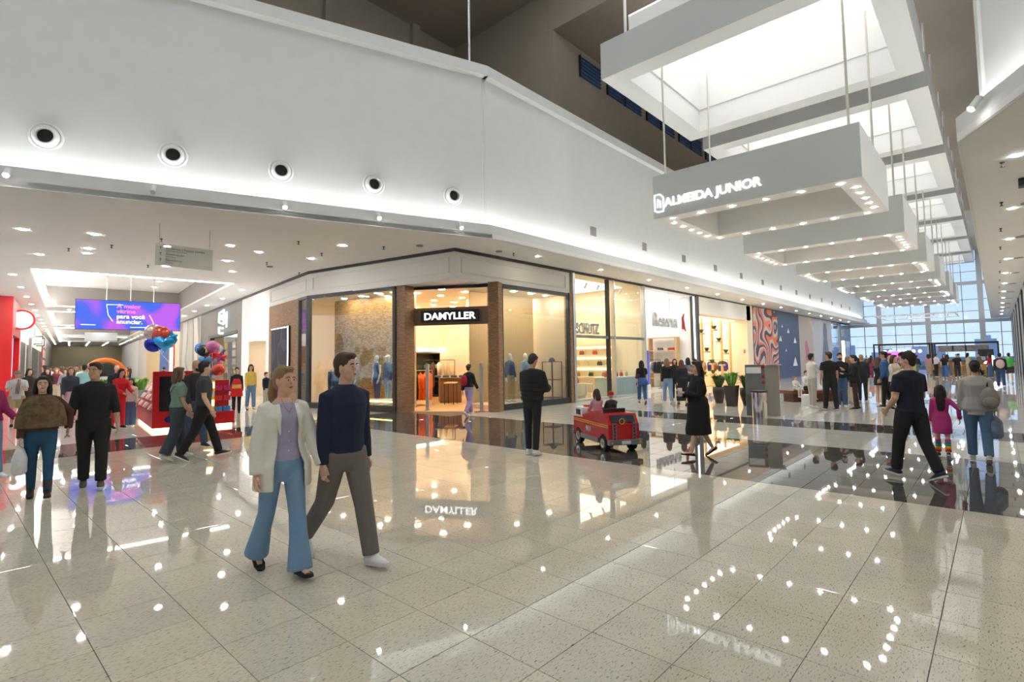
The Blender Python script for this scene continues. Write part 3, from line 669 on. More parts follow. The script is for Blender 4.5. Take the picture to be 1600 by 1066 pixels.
# ---------------- bright shoe and bag shop
YF = 12.5
s2 = struct(MB().box(17.2, YF - .02, 0, 23.15, YF + .16, 0.08).build('window_23', M_ALU))
for x, w, m in ((17.22, .16, M_ALU), (19.86, .07, M_DARK), (20.28, .07, M_ALU), (23.0, .14, M_ALU)): MB().box(x, YF - .06, 0.0, x + w, YF + .14, 5.2).build('post', m, s2)
MB().box(17.3, YF - .03, 2.58, 23.0, YF + .1, 2.7).build('cross_bar', M_CHROME, s2)
for a, b in ((17.38, 19.86), (20.35, 23.0)):
    for z0, z1 in ((.1, 2.58), (2.7, 5.18)): glass_pane((a, YF + .03), (b, YF + .03), z0, z1, s2)
struct(MB().box(17.24, 12.6, -.004, 23.2, 17.2, .012).build('floor', mat('cream_floor', rgb(226, 206, 170), .2, noise=.03)))
cs = struct(MB().box(17.24, 12.6, 5.2, 23.2, 17.2, 5.28).build('ceiling', M_CREAM)); struct(MB().box(17.24, 17.1, 0, 23.2, 17.25, 5.3).build('wall_shop', M_CREAM)); struct(MB().box(23.12, 12.6, 0, 23.24, 17.2, 5.3).build('wall_shop', M_CREAM))
MB().box(18, 13.4, 5.17, 22.6, 16.6, 5.19).build('light_panel', M_PANELW, cs)
for i in range(5):
    b = MB(); p = Vector((18 + i * .95, 13.0, 5.2)); b.tube([p, p - Vector((0, 0, .22))], .012, 6); b.tube([p - Vector((0, .05, .2)), p + Vector((0, .08, -.42))], .045, 10); b.build('track_spot', M_PURE, cs)
wn = thing('lit_shelf_wall', 'cream wall shelves with glowing yellow niches in the bag shop', 'shelf', (22.70, 15.55, 0.012), -PI/2)
MB().box(-1.5, .1, 0, 1.4, .38, 2.5).build('back_panel', M_CREAM, wn)
for z in (.75, 1.3, 1.85, 2.4): MB().box(-1.5, -.3, z, 1.4, .1, z + .07).build('shelf_board', M_CREAM, wn)
for z in (.72, 1.27, 1.82): MB().box(-1.45, .06, z + .42, 1.35, .09, z + .52).build('niche_light', emis('yellow_niche', (1.0, .84, .38), 1.3), wn)
BAGC = [(168, 116, 60), (70, 50, 40), (200, 60, 50), (60, 60, 62), (220, 190, 150), (150, 60, 40)]
bag_me = {}
def handbag(p, c, lab, grp, s=1.0):
    if c not in bag_me:
        b = MB(); b.tube([(0, 0, 0), (0, 0, .02), (0, 0, .16), (0, 0, .2)], [(.14, .05), (.16, .06), (.14, .045), (.12, .03)], 10, lat=(1, 0, 0)); b.tube([(-.08, 0, .19), (-.06, 0, .3), (.06, 0, .3), (.08, 0, .19)], .008, 6)
        o = b.build('handbag', mat('bag_%d_%d_%d' % c, rgb(*c), .5), None, p, True); bag_me[c] = o.data
    else: o = link('handbag', bag_me[c], None, p)
    o.scale = (s, s, s); return tag(o, lab, 'bag', grp)
CN = {BAGC[0]: 'tan', BAGC[1]: 'dark brown', BAGC[2]: 'red', BAGC[3]: 'charcoal', BAGC[4]: 'sand', BAGC[5]: 'rust'}
for i in range(9):
    c = BAGC[i % 6]; o = handbag((22.58, 14.5 + .27 * i, .012 + [.825, 1.375, 1.925][i % 3]), c, CN[c] + ' handbag on the glowing yellow shelves', 'bags on the lit shelves'); o.rotation_euler = (0, 0, PI/2)
pl2 = thing('display_plinth', 'pale blue display counter with red boxes behind the shop glass', 'counter', (21.7, 13.3, .012))
MB().box(-1.2, -.4, 0, 1.2, .4, .82).build('body', mat('pale_blue_panel', rgb(182, 200, 204), .5), pl2); MB().box(-1.24, -.43, .82, 1.24, .43, .86).build('top', M_PURE, pl2)
for i, c in enumerate([BAGC[2], BAGC[4], BAGC[5], BAGC[2], BAGC[4]]): handbag((20.75 + .45 * i, 13.25, .875), c, CN[c] + ' handbag on the pale blue counter', 'bags on the blue counter', .9)
wb = thing('display_bench', 'low white display block with a red bag behind the shop glass', 'counter', (18.6, 14.0, .012))
MB().box(-1.2, -.35, .08, 1.2, .35, .62).build('body', M_CREAM, wb); MB().box(-1.1, -.3, 0, 1.1, .3, .08).build('plinth', M_BEIGE, wb)
handbag((19.4, 13.95, .635), BAGC[2], 'big red handbag on the low white display block', 'bag on the white block', 1.25)
stl = thing('shop_stool', 'thin metal stool standing in the bag shop', 'stool', (19.3, 13.2, .012))
MB().cyl((0, 0), .16, .6, .63, 16).build('seat', M_PURE, stl)
for k in range(4): MB().tube([(.13 * math.cos(k * PI/2 + .8), .13 * math.sin(k * PI/2 + .8), .6), (.17 * math.cos(k * PI/2 + .8), .17 * math.sin(k * PI/2 + .8), .0)], .01, 6).build('leg', M_STEEL, stl)
sgn = thing('shop_sign', 'chrome capital letters of a shop name behind glass above the cross bar', 'sign', (18.4, YF + .2, 2.75))
text('SCHUTZ', 0.62, M_CHROME, (17.62, YF + .18, 2.78), -PI/2, sgn, .05, 'LEFT', .012, sx=.72)

# ---------------- bright white clothing shop
s3 = struct(MB().box(29.0, YF - .1, 0, 29.3, YF + .3, 5.2).build('trim_2', M_DARK))
struct(MB().box(23.2, 12.6, -.004, 29.2, 18.2, .012).build('floor', mat('white_floor', rgb(236, 232, 226), .2, noise=.02)))
c3 = struct(MB().box(23.2, 12.6, 5.2, 29.2, 18.2, 5.28).build('ceiling', M_PURE)); struct(MB().box(23.2, 18.1, 0, 29.2, 18.25, 5.3).build('wall_shop', M_PURE)); struct(MB().box(29.1, 12.8, 0, 29.25, 18.2, 5.3).build('wall_shop', M_PURE))
MB().box(23.6, 13.2, 5.17, 28.8, 17.4, 5.19).build('light_panel', M_PANELC, c3)
MB().box(28.82, YF - .02, 0.05, 28.9, YF + .05, 5.15).build('light_line', emis('white_line', (1, 1, 1), 1.2), s3)
sg3 = thing('shop_sign', 'white script shop name with a red bird, hung in the bright white shopfront', 'sign', (26.4, YF + .3, 3.3))
text('Reserva', 1.0, mat('white_sign_letter', rgb(206, 208, 212), .3, noise=0), (24.5, YF + .3, 3.35), -PI/2, sg3, .06, 'LEFT', .01, sx=.85)
b = MB(); b.tube([(0, 0, 0), (.12, 0, .3), (.05, 0, .6), (.22, 0, .85)], [(.12, .03), (.2, .04), (.13, .04), (.05, .02)], 8, lat=(1, 0, 0)); b.tube([(.1, 0, .25), (.38, 0, -.1)], [.07, .03], 6); b.build('red_bird', mat('bird_red', rgb(176, 30, 36), .5), sg3, (1.55, 0, .0))
MB().tube([(.2, .1, .8), (.2, .1, 1.9)], .02, 6).build('hanger_rod', M_ALU, sg3)
shf = thing('clothes_shelf', 'tall pale wooden shelf frame at the back of the white shop', 'shelf', (28.7, 14.35, .012), -PI/2)
for x in (-.85, .85): MB().box(x - .05, -.25, 0, x + .05, .25, 2.9).build('upright', M_WOOD, shf)
for z in (.5, 1.3, 2.1, 2.85): MB().box(-.85, -.25, z, .85, .25, z + .05).build('shelf_board', M_WOOD, shf)
for i in range(6): tag(MB().box(-.17, -.14, 0, .17, .14, .14).build('folded_stack', mat('rfold_%d' % (i % 3), [rgb(190, 60, 60), rgb(200, 190, 170), rgb(90, 90, 110)][i % 3], .9), None, (28.65, 13.75 + .37 * (i % 3), .012 + (2.152 if i < 3 else 1.352))), ['red', 'sand', 'slate'][i % 3] + ' folded clothes on the pale wooden shelf frame', 'clothes', 'folded clothes in the white shop')
rack('r', 'rack of dark clothes in the bright white shop', (27.5, 14.6), 1.5, 1.3, 1.6, M_BLACK, [('short', BK), ('short', NV), ('short', CM), ('short', BK), ('short', DN), ('short', NV)], glabels('in the bright white shop'), 'clothes in the white shop')
rack('r', 'rack of coloured clothes near the front of the white shop', (24.3, 14.2), 1.4, 1.5, 1.5, M_BLACK, [('short', DN), ('short', (120, 100, 200)), ('short', OR), ('short', BG), ('short', DN)], {**glabels('near the front of the white shop'), (120, 100, 200): 'violet shirt hanging near the front of the white shop'}, 'clothes at the white shopfront')
pn = thing('light_panel_stand', 'tall glowing violet screen panel just inside the white shop', 'screen', (24.9, 13.4, .012))
MB().box(-.25, -.05, 0, .25, .05, .35).build('base', M_PURE, pn); MB().box(-.25, -.04, .35, .25, .04, 2.1).build('screen', stripe_mat('violet_screen', [rgb(120, 110, 220), rgb(190, 170, 240), rgb(90, 110, 220)], .8), pn)

# ---------------- shop with timber poles and planters
s4 = struct(MB().box(29.3, YF - .05, 4.2, 37.95, YF + .25, 5.2).build('wall_header', M_PURE))
struct(MB().box(29.3, 12.6, -.004, 38.2, 17.2, .012).build('floor', M_WOODF)); c4 = struct(MB().box(29.3, 12.7, 4.2, 38.2, 17.2, 4.26).build('ceiling', M_CREAM))
struct(MB().box(29.3, 17.1, 0, 38.2, 17.25, 4.3).build('wall_shop', M_CREAM)); struct(MB().box(37.2, 12.45, 0, 38.3, 17.2, 5.25).build('wall_shop', M_CREAM))
MB().box(29.6, 13.2, 4.17, 37, 16.6, 4.19).build('light_panel', M_PANELW, c4)
MB().box(38.3, YF - .06, 0, 38.44, YF + .1, 5.25).build('trim_3', M_DARK, None, kind='structure')
for i in range(5): MB().box(30.2 + 1.55 * i, 13.3, 0, 30.32 + 1.55 * i, 13.42, 4.2).build('timber_pole', M_WOOD, s4)
M_LEAF = mat('leaf_green', rgb(76, 104, 52), .6, noise=.25, scale=9); M_LEAF2 = mat('bright_leaf', rgb(116, 170, 60), .5, noise=.2, scale=9); M_DIRT = mat('soil', rgb(60, 46, 36), .95)
def tuft(n, r, h, seed, wid=.022):
    rd = random.Random(seed); b = MB()
    for i in range(n):
        a = rd.uniform(0, 2*PI); k = rd.uniform(.4, 1); d = Vector((math.cos(a), math.sin(a), 0)); s = Vector((-d.y, d.x, 0)) * wid
        p0 = d * r * .2; p1 = d * r * k * .6 + Vector((0, 0, h * rd.uniform(.6, .9))); p2 = d * r * k + Vector((0, 0, h * rd.uniform(.55, 1.0)))
        b.add([p0 - s * .5, p0 + s * .5, p1 + s, p1 - s, p2], [(0, 1, 2, 3), (3, 2, 4)])
    return b
tuft_me = None
for i, (x, z) in enumerate([(29.7, 3.95), (31.4, 3.1), (30.6, 2.5), (32.1, 2.0), (33.4, 3.4), (34.1, 2.65), (29.7, 1.75), (31.2, 1.2), (32.9, 1.25), (34.5, 1.15), (33.0, .6), (35.2, 1.9), (31.6, .55)]):
    t = thing('hanging_planter', 'green plant in a wooden tray fixed to the timber poles', 'plant', (x, 13.2, z), 0, 'planters on the timber poles')
    MB().box(-.3, -.1, 0, .3, .1, .1).build('tray', M_WOOD, t)
    o = tuft(46, .3, .26, i).build('foliage', M_LEAF, t, (0, 0, .09))
rack('r', 'rack of purple and blue clothes behind the timber poles', (36.3, 14.6), 1.4, 2.4, 1.5, M_BLACK, [('short', (110, 80, 160)), ('short', DN), ('short', (170, 110, 60)), ('short', (60, 80, 170)), ('short', PK), ('short', (110, 80, 160))], {**glabels('behind the timber poles'), (110, 80, 160): 'purple shirt hanging behind the timber poles', (170, 110, 60): 'ochre shirt hanging behind the timber poles', (60, 80, 170): 'royal blue shirt hanging behind the timber poles'}, 'clothes behind the poles')
tag(MB().box(36.6, YF + .0, 1.95, 36.85, YF + .03, 2.2).build('exit_sign', mat('orange_sign', rgb(236, 110, 30), .5, noise=0)), 'small orange safety sign on the cream wall', 'sign')

# ---------------- printed hoardings and last shops of the right-hand mall
def hoarding(x0, x1, m, nm='wall_hoarding', z1=5.2): return struct(MB().box(x0, YF - .04, 0, x1, YF + .2, z1).build(nm, m))
h1 = hoarding(38.45, 44.0, fan_mat('wave_mural', [rgb(66, 80, 110), rgb(236, 130, 110), rgb(214, 202, 184), rgb(60, 70, 96), rgb(232, 120, 70), rgb(206, 196, 182)], 41.6, -.4, 1.6))
h2 = hoarding(44.0, 50.0, mat('navy_print', rgb(70, 92, 128), .6, noise=.05))
for i, (x, z) in enumerate([(45.2, 4.0), (46.8, 3.6), (44.6, 2.9), (48.6, 2.8), (46.0, 2.1), (48.4, .9)]):
    s = [.2, .35, .4, .45, .2, .7][i]; MB().add([(x - s, YF - .05, z), (x + s, YF - .05, z), (x + s * .1, YF - .05, z + s * 1.1)], [(0, 1, 2)]).build('printed_peak', M_PURE, h2)
h3 = hoarding(50.0, 54.6, mat('sand_print', rgb(190, 180, 172), .6, noise=.03))
MB().tube([(52.2, YF - .05, 1.3), (52.4, YF - .05, 2.2), (52.0, YF - .05, 3.0)], [(.35, .01), (.6, .01), (.3, .01)], 12, lat=(1, 0, 0)).build('printed_figure', stripe_mat('blossom_print', [rgb(220, 120, 140), rgb(120, 140, 210), rgb(200, 90, 110)], 1.5, 5.0), h3)
h4 = hoarding(54.6, 62.0, mat('pale_grey_print', rgb(198, 202, 212), .6, noise=.03))
b = MB(); b.tube([(59.2, YF - .05, 0.1), (59.3, YF - .05, 2.0), (59.3, YF - .05, 3.3), (59.3, YF - .05, 3.8)], [(2.2, .01), (1.3, .01), (.75, .01), (.5, .01)], 14, lat=(1, 0, 0)); b.tube([(59.3, YF - .055, 3.5), (59.3, YF - .055, 4.2), (59.3, YF - .055, 4.9)], [(.75, .01), (.85, .01), (.35, .01)], 14, lat=(1, 0, 0))
b.build('printed_portrait', mat('portrait_grey', rgb(130, 138, 158), .6, noise=.15, scale=2), h4)
w5 = struct(MB().box(62.0, YF, 0, 66.0, YF + .15, .12).build('window_24', M_ALU)); glass_pane((62.1, YF + .05), (65.9, YF + .05), .1, 5.2, w5)
for x in (62.0, 65.9): MB().box(x, YF - .03, 0, x + .12, YF + .15, 5.2).build('post', M_ALU, w5)
MB().box(62.0, YF - .02, 2.6, 66, YF + .12, 2.8).build('cross_bar', M_ALU, w5)
struct(MB().box(62, 15.4, 0, 66, 15.6, 5.2).build('wall_shop', M_CREAM)); cc5 = struct(MB().box(62, 12.6, 5.1, 66, 15.6, 5.2).build('ceiling', M_CREAM)); MB().box(62.3, 13, 5.06, 65.7, 15, 5.08).build('light_panel', M_PANELC, cc5)
w6 = struct(MB().box(66.0, YF - .06, 0, 71.0, YF + .2, 5.0).build('wall_shop', mat('slate_blue_front', rgb(120, 140, 168), .4, noise=.04)))
MB().box(66.5, YF - .09, .1, 68.0, YF - .06, 3.3).build('lit_opening', emis('warm_opening', (1, .88, .7), 1.0), w6); MB().box(68.6, YF - .09, .1, 70.6, YF - .06, 3.3).build('pane', mat('blue_pane', rgb(170, 196, 220), .1), w6)
for (x0, z0, x1, z1) in ((66.6, 4.5, 66.6, 3.8), (66.6, 3.8, 66.85, 3.8), (67.1, 4.5, 67.45, 4.5), (67.45, 4.5, 67.2, 3.8), (67.75, 4.45, 68.1, 4.5), (67.75, 4.45, 67.75, 3.85), (67.75, 3.85, 68.1, 3.8)): MB().tube([(x0, YF - .1, z0), (x1, YF - .1, z1)], .05, 6).build('sign_stroke', mat('pale_strokes', rgb(220, 228, 230), .5), w6)
# ---------------- right-hand glass shopfront
rw = struct(MB().box(38, -1.35, 0, 72, -1.2, .1).build('window_25', M_ALU)); glass_pane((72, -1.22), (38, -1.22), .1, 5.2, rw)
for k in range(12): MB().box(38 + 3 * k, -1.3, 0, 38.14 + 3 * k, -1.12, 5.25).build('post', M_DARK if k % 2 else M_ALU, rw)
struct(MB().box(5, -5.0, 0, 72, -4.8, 5.3).build('wall_shop', M_CREAM)); struct(MB().box(5, -4.9, -.004, 72, -1.3, .004).build('floor', M_PALE))
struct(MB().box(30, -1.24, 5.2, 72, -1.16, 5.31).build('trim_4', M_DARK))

# ================================================================== LEFT-HAND MALL SHOPFRONTS
M_SHGREY = mat('shop_grey_stone', rgb(112, 106, 100), .5, noise=.08, scale=3)
def cw(s0, s1, z0, z1, m, nm='wall_shopfront', t=0.0, th=.25): return struct(MB().obox(cp(s1, t), cp(s0, t), z0, z1, th).build(nm, m))
cw(5.3, 10.4, 3.95, 5.22, M_PURE)
n1 = cw(5.3, 5.75, 0, 3.95, M_PURE); cw(9.9, 10.4, 0, 3.95, M_PURE)
MB().obox(cp(9.9, .1), cp(5.75, .1), 2.9, 3.95, .05).build('lit_panel', emis('white_light_panel', (1, .98, .95), .7), n1)
struct(MB().obox(cp(11, 2.4), cp(5.3, 2.4), 0, 4.2, .2).build('wall_shop', mat('peach_wall', rgb(236, 212, 190), .7))); struct(MB().prism([cp(5.4, .1), cp(5.4, 2.4), cp(10.4, 2.4), cp(10.4, .1)], 3.0, 3.06).build('ceiling', M_PURE))
MB().prism([cp(5.8, .6), cp(5.8, 2), cp(9.8, 2), cp(9.8, .6)], 2.97, 2.99).build('light_panel', M_PANELC, n1)
struct(MB().prism([cp(5.4, .05), cp(5.4, 2.4), cp(10.4, 2.4), cp(10.4, .05)], -.004, .01).build('floor', M_PALE))
g1 = cw(10.4, 22.0, 3.6, 5.22, M_SHGREY); cw(10.4, 11.4, 0, 3.6, M_SHGREY); cw(19.3, 22.0, 0, 3.6, M_SHGREY)
MB().obox(cp(19.3, -.03), cp(11.4, -.03), 3.45, 3.62, .3).build('door_head', M_BLACK, g1); MB().obox(cp(19.3, -.02), cp(18.6, -.02), 0, 3.5, .25).build('door_jamb', M_BLACK, g1)
glass_pane(cp(15.2, .1), cp(11.4, .1), 0, 3.45, g1)
struct(MB().obox(cp(22, 4), cp(10.4, 4), 0, 3.6, .2).build('wall_shop', M_BEIGE)); struct(MB().prism([cp(10.5, .1), cp(10.5, 4), cp(22, 4), cp(22, .1)], 3.6, 3.66).build('ceiling', M_PURE)); struct(MB().prism([cp(10.5, .05), cp(10.5, 4), cp(22, 4), cp(22, .05)], -.004, .01).build('floor', M_PALE))
MB().prism([cp(11.5, 1), cp(11.5, 3), cp(18.5, 3), cp(18.5, 1)], 3.57, 3.59).build('light_panel', M_PANELC, g1)
q = cp(14.9, -.1); sg4 = thing('shop_sign', 'glowing blue-white script sign on the dark grey shopfront', 'sign', (q[0], q[1], 4.0), C_ANG + PI/2)
b = MB(); b.tube([(0, 1.35, -.1), (0, 1.15, .75)], [(.12, .03), (.35, .03)], 12, lat=(0, 1, 0)); b.build('emblem', emis('sign_ice', (.75, .86, 1.0), .8), sg4)
for j, (y0, z0, y1, z1) in enumerate(((.75, .1, .75, .95), (.75, .95, -.5, .85), (-.5, .85, -.55, .3), (-.55, .3, .6, .12), (.55, -.12, -.5, -.02), (-.5, -.02, -.5, -.35), (.5, -.42, -.45, -.38), (.35, .4, .35, .72), (.0, .4, .0, .72))):
    MB().tube([(.03, y0, z0), (.03, y1, z1)], .055 if j < 7 else .04, 8).build('sign_stroke', emis('sign_ice', (.75, .86, 1.0), .8), sg4)
for i, (s0, s1) in enumerate(((22.1, 25.0), (25.2, 31.4))): cw(s0, s1, 0, 5.22, stripe_mat('grey_brush_print', [rgb(178, 172, 164), rgb(140, 136, 132), rgb(196, 190, 182)], .5, 3.0), 'wall_hoarding')
cw(25.0, 25.2, 0, 5.22, M_DARK)
cw(31.4, 37.5, 0, 5.22, M_BEIGE); q = cw(37.5, 44, 0, 5.22, mat('blue_front', rgb(40, 96, 160), .5)); cw(44, 56, 0, 5.22, M_SLAT); cw(56, 66, 0, 5.22, mat('pale_print', rgb(206, 196, 190), .6)); cw(66, 100, 0, 5.22, M_FASC)
MB().obox(cp(36.6, -.02), cp(34, -.02), 0.2, 3.6, .05, -.05).build('red_frame', mat('red_front', rgb(206, 40, 32), .4), q); MB().obox(cp(36.2, -.08), cp(34.4, -.08), 0.4, 3.3, .05).build('lit_opening', emis('warm_opening', (1, .88, .7), 1.0), q)
# left wall: bright red shop on the corner, then a row of fronts
M_RED = mat('gloss_red', rgb(214, 22, 28), .3, noise=.03)
rc = cp(15.7, TL)
r1 = struct(MB().box(-6, rc[1] - .1, 0, rc[0], rc[1] + .25, 5.3).build('wall_red_shop', M_RED))
def lw(s0, s1, z0, z1, m, nm='wall_shopfront', th=.25): return struct(MB().obox(cp(s0, TL), cp(s1, TL), z0, z1, th).build(nm, m))
r2 = lw(15.7, 21.6, 3.4, 5.25, mat('deep_red', rgb(178, 44, 46), .5)); lw(20.9, 21.6, 0, 3.4, M_RED); lw(15.7, 16.3, 0, 3.4, M_RED)
MB().obox(cp(16.3, TL - .8), cp(20.9, TL - .8), 0, 3.4, .1).build('shutter', stripe_mat('shutter_blue', [rgb(130, 160, 190), rgb(180, 200, 216)], 8.0, 0, 'Z'), r2)
q = cp(18.2, TL + .22); ds = thing('round_sign', 'round white sign with a red rim jutting from the red shopfront', 'sign', (q[0], q[1], 4.3), C_ANG)
b = MB(); b.tube([(-.08, 0, 0), (.08, 0, 0)], .55, 28); b.build('rim', M_RED, ds); b = MB(); b.tube([(-.09, 0, 0), (-.1, 0, 0)], .45, 28); b.build('face', emis('sign_face', (1, .98, .96), .9), ds)
x = 21.6
for s1, z, m in ((27, 5.25, M_FASC), (30, 5.25, M_PURE), (34, 5.25, M_SHGREY), (46, 5.25, M_FASC), (52, 5.25, M_BEIGE), (100, 5.25, M_SHGREY)):
    lw(x, s1, 3.3 if m is not M_SHGREY else 0, z, m); 
    if m is not M_SHGREY:
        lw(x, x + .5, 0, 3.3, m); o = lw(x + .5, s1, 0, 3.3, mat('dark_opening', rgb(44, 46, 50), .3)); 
    x = s1
for s, c in ((24, (236, 236, 236)), (36.5, (70, 70, 72)), (40.5, (70, 70, 72))):
    q = cp(s, TL + .2); t = thing('blade_sign', 'small box sign jutting from the left-hand shopfronts', 'sign', (q[0], q[1], 3.9), C_ANG, 'blade signs on the left wall'); MB().box(-.06, -.35, -.35, .06, .3, .35).build('sign_box', mat('blade_%d' % c[0], rgb(*c), .4), t); MB().box(-.065, -.28, -.25, -.06, .22, .25).build('sign_face', emis('sign_face', (1, .98, .96), .9), t)
lw(33.8, 34.3, 0, 3.0, mat('green_pilaster', rgb(30, 96, 62), .5), 'trim_5', .35)
M_COLB = [rgb(220, 60, 50), rgb(240, 190, 40), rgb(50, 90, 190), rgb(240, 240, 240)]
for k in range(16):
    a, b2 = cp(53 + (k % 4) * 2.2, TL + .02), cp(54.8 + (k % 4) * 2.2, TL + .02); MB().obox(a, b2, .6 + (k // 4) * 1.1, 1.4 + (k // 4) * 1.1, .05, -.06).build('colour_panel', mat('colour_panel_%d' % ((k * 7) % 4), M_COLB[(k * 7) % 4], .5), r2)
# end wall of the left-hand mall
ew = struct(MB().obox(cp(96, 1), cp(96, TL - .4), 0, 5.3, .3).build('wall_end', mat('khaki_wall', rgb(176, 164, 132), .7)))
MB().obox(cp(95.9, -5.2), cp(95.9, TL), 0, 3.0, .05, -.02).build('shop_opening', emis('ochre_opening', (.8, .62, .34), .5), ew); MB().obox(cp(95.85, .6), cp(95.85, -3), 0, 5.2, .05).build('light_wall', M_CREAM, ew)
for j in range(9):
    a_ = cp(95.8, -7.9 + .32 * (j % 3)); b_ = cp(95.8, -7.7 + .32 * (j % 3)); MB().obox(b_, a_, 3.75 + .3 * (j // 3), 3.95 + .3 * (j // 3), .04).build('logo_block', mat('dark_letters', rgb(84, 80, 66), .5), ew)
MB().obox(cp(95.8, -5.0), cp(95.8, -6.6), 4.0, 4.16, .04).build('sign_bar', mat('dark_letters', rgb(84, 80, 66), .5), ew)

for s_ in (10.45, 22.0): struct(MB().prism([cp(s_, .2), cp(s_, 4.2), cp(s_ + .1, 4.2), cp(s_ + .1, .2)], 0, 5.3).build('wall_shop', M_BEIGE))
struct(MB().obox(cp(102, 4.5), cp(3, 4.5), 0, 6, .2).build('wall_outer', M_BEIGE))
struct(MB().prism([cp(5.32, .2), cp(5.32, 2.5), cp(5.42, 2.5), cp(5.42, .2)], 0, 5.3).build('wall_shop', M_BEIGE))
# ================================================================== PEOPLE
SK_L, SK_M, SK_D = (226, 180, 152), (206, 158, 128), (176, 126, 98)
def skin_mat(c): return mat('skin_%d_%d_%d' % c, rgb(*c), .55, noise=.04, scale=12)
def cloth(c, rough=.88): return mat('fabric_%d_%d_%d' % c, rgb(*c), rough, noise=.035, scale=22, bump=.05)
def remesh(o, vox, it=3):
    m = o.modifiers.new('remesh', 'REMESH'); m.mode = 'VOXEL'; m.voxel_size = vox; m.use_smooth_shade = True
    if it: q = o.modifiers.new('smooth', 'SMOOTH'); q.factor = .5; q.iterations = it
def shell(b, pts, rad, gap, th, lat, n=28):
    """open-fronted garment: part rings with thickness; gap = half angle left open at the front per ring"""
    rings = []
    for p, (rl, rd), g in zip(pts, rad, gap):
        p = Vector(p); out, inn = [], []
        for k in range(n + 1):
            a = g + (2*PI - 2*g) * k / n
            d = Vector((math.cos(a), math.sin(a), 0))
            out.append(p + Vector((d.x * rd, d.y * rl, 0))); inn.append(p + Vector((d.x * (rd - th), d.y * (rl - th), 0)))
        rings.append(out + inn[::-1])
    m = len(rings[0]); vs = [q for r in rings for q in r]
    fs = [(i*m + k, i*m + (k+1) % m, (i+1)*m + (k+1) % m, (i+1)*m + k) for i in range(len(rings)-1) for k in range(m)]
    fs += [tuple(range(m-1, -1, -1)), tuple(range((len(rings)-1)*m, len(rings)*m))]
    b.add(vs, fs)
def ik(S, T, l1, l2, pole):
    d = T - S; L = min(d.length, (l1 + l2) * .999); d.normalize()
    a = (l1*l1 - l2*l2 + L*L) / (2*L); hgt = math.sqrt(max(0, l1*l1 - a*a))
    p = pole - d * pole.dot(d); p.normalize()
    return S + d * a + p * hgt, S + d * L
STAND = dict(legs=((.03, .03), (-.03, .03)), arms=((.05, .10, .2, 0), (.05, .10, .2, 0)))
WALK = dict(legs=((.38, .10), (-.22, .42)), arms=((-.3, .10, .25, 0), (.35, .10, .35, 0)))
WALK2 = dict(legs=((-.22, .42), (.38, .10)), arms=((.35, .10, .35, 0), (-.3, .10, .25, 0)))
STROLL = dict(legs=((.22, .08), (-.14, .25)), arms=((-.12, .10, .2, 0), (.15, .10, .3, 0)))
PHONE = dict(legs=((.04, .04), (-.04, .05)), arms=((.35, .12, 1.5, .35), (.35, .12, 1.5, .35)))
CROSS = dict(legs=((.05, .05), (-.05, .05)), arms=((.3, .1, 1.35, .75), (.3, .1, 1.9, .5)))
SIT = dict(legs=((1.5, 1.5), (1.45, 1.45)), arms=((.5, .1, .8, .2), (.5, .1, .8, .2)))
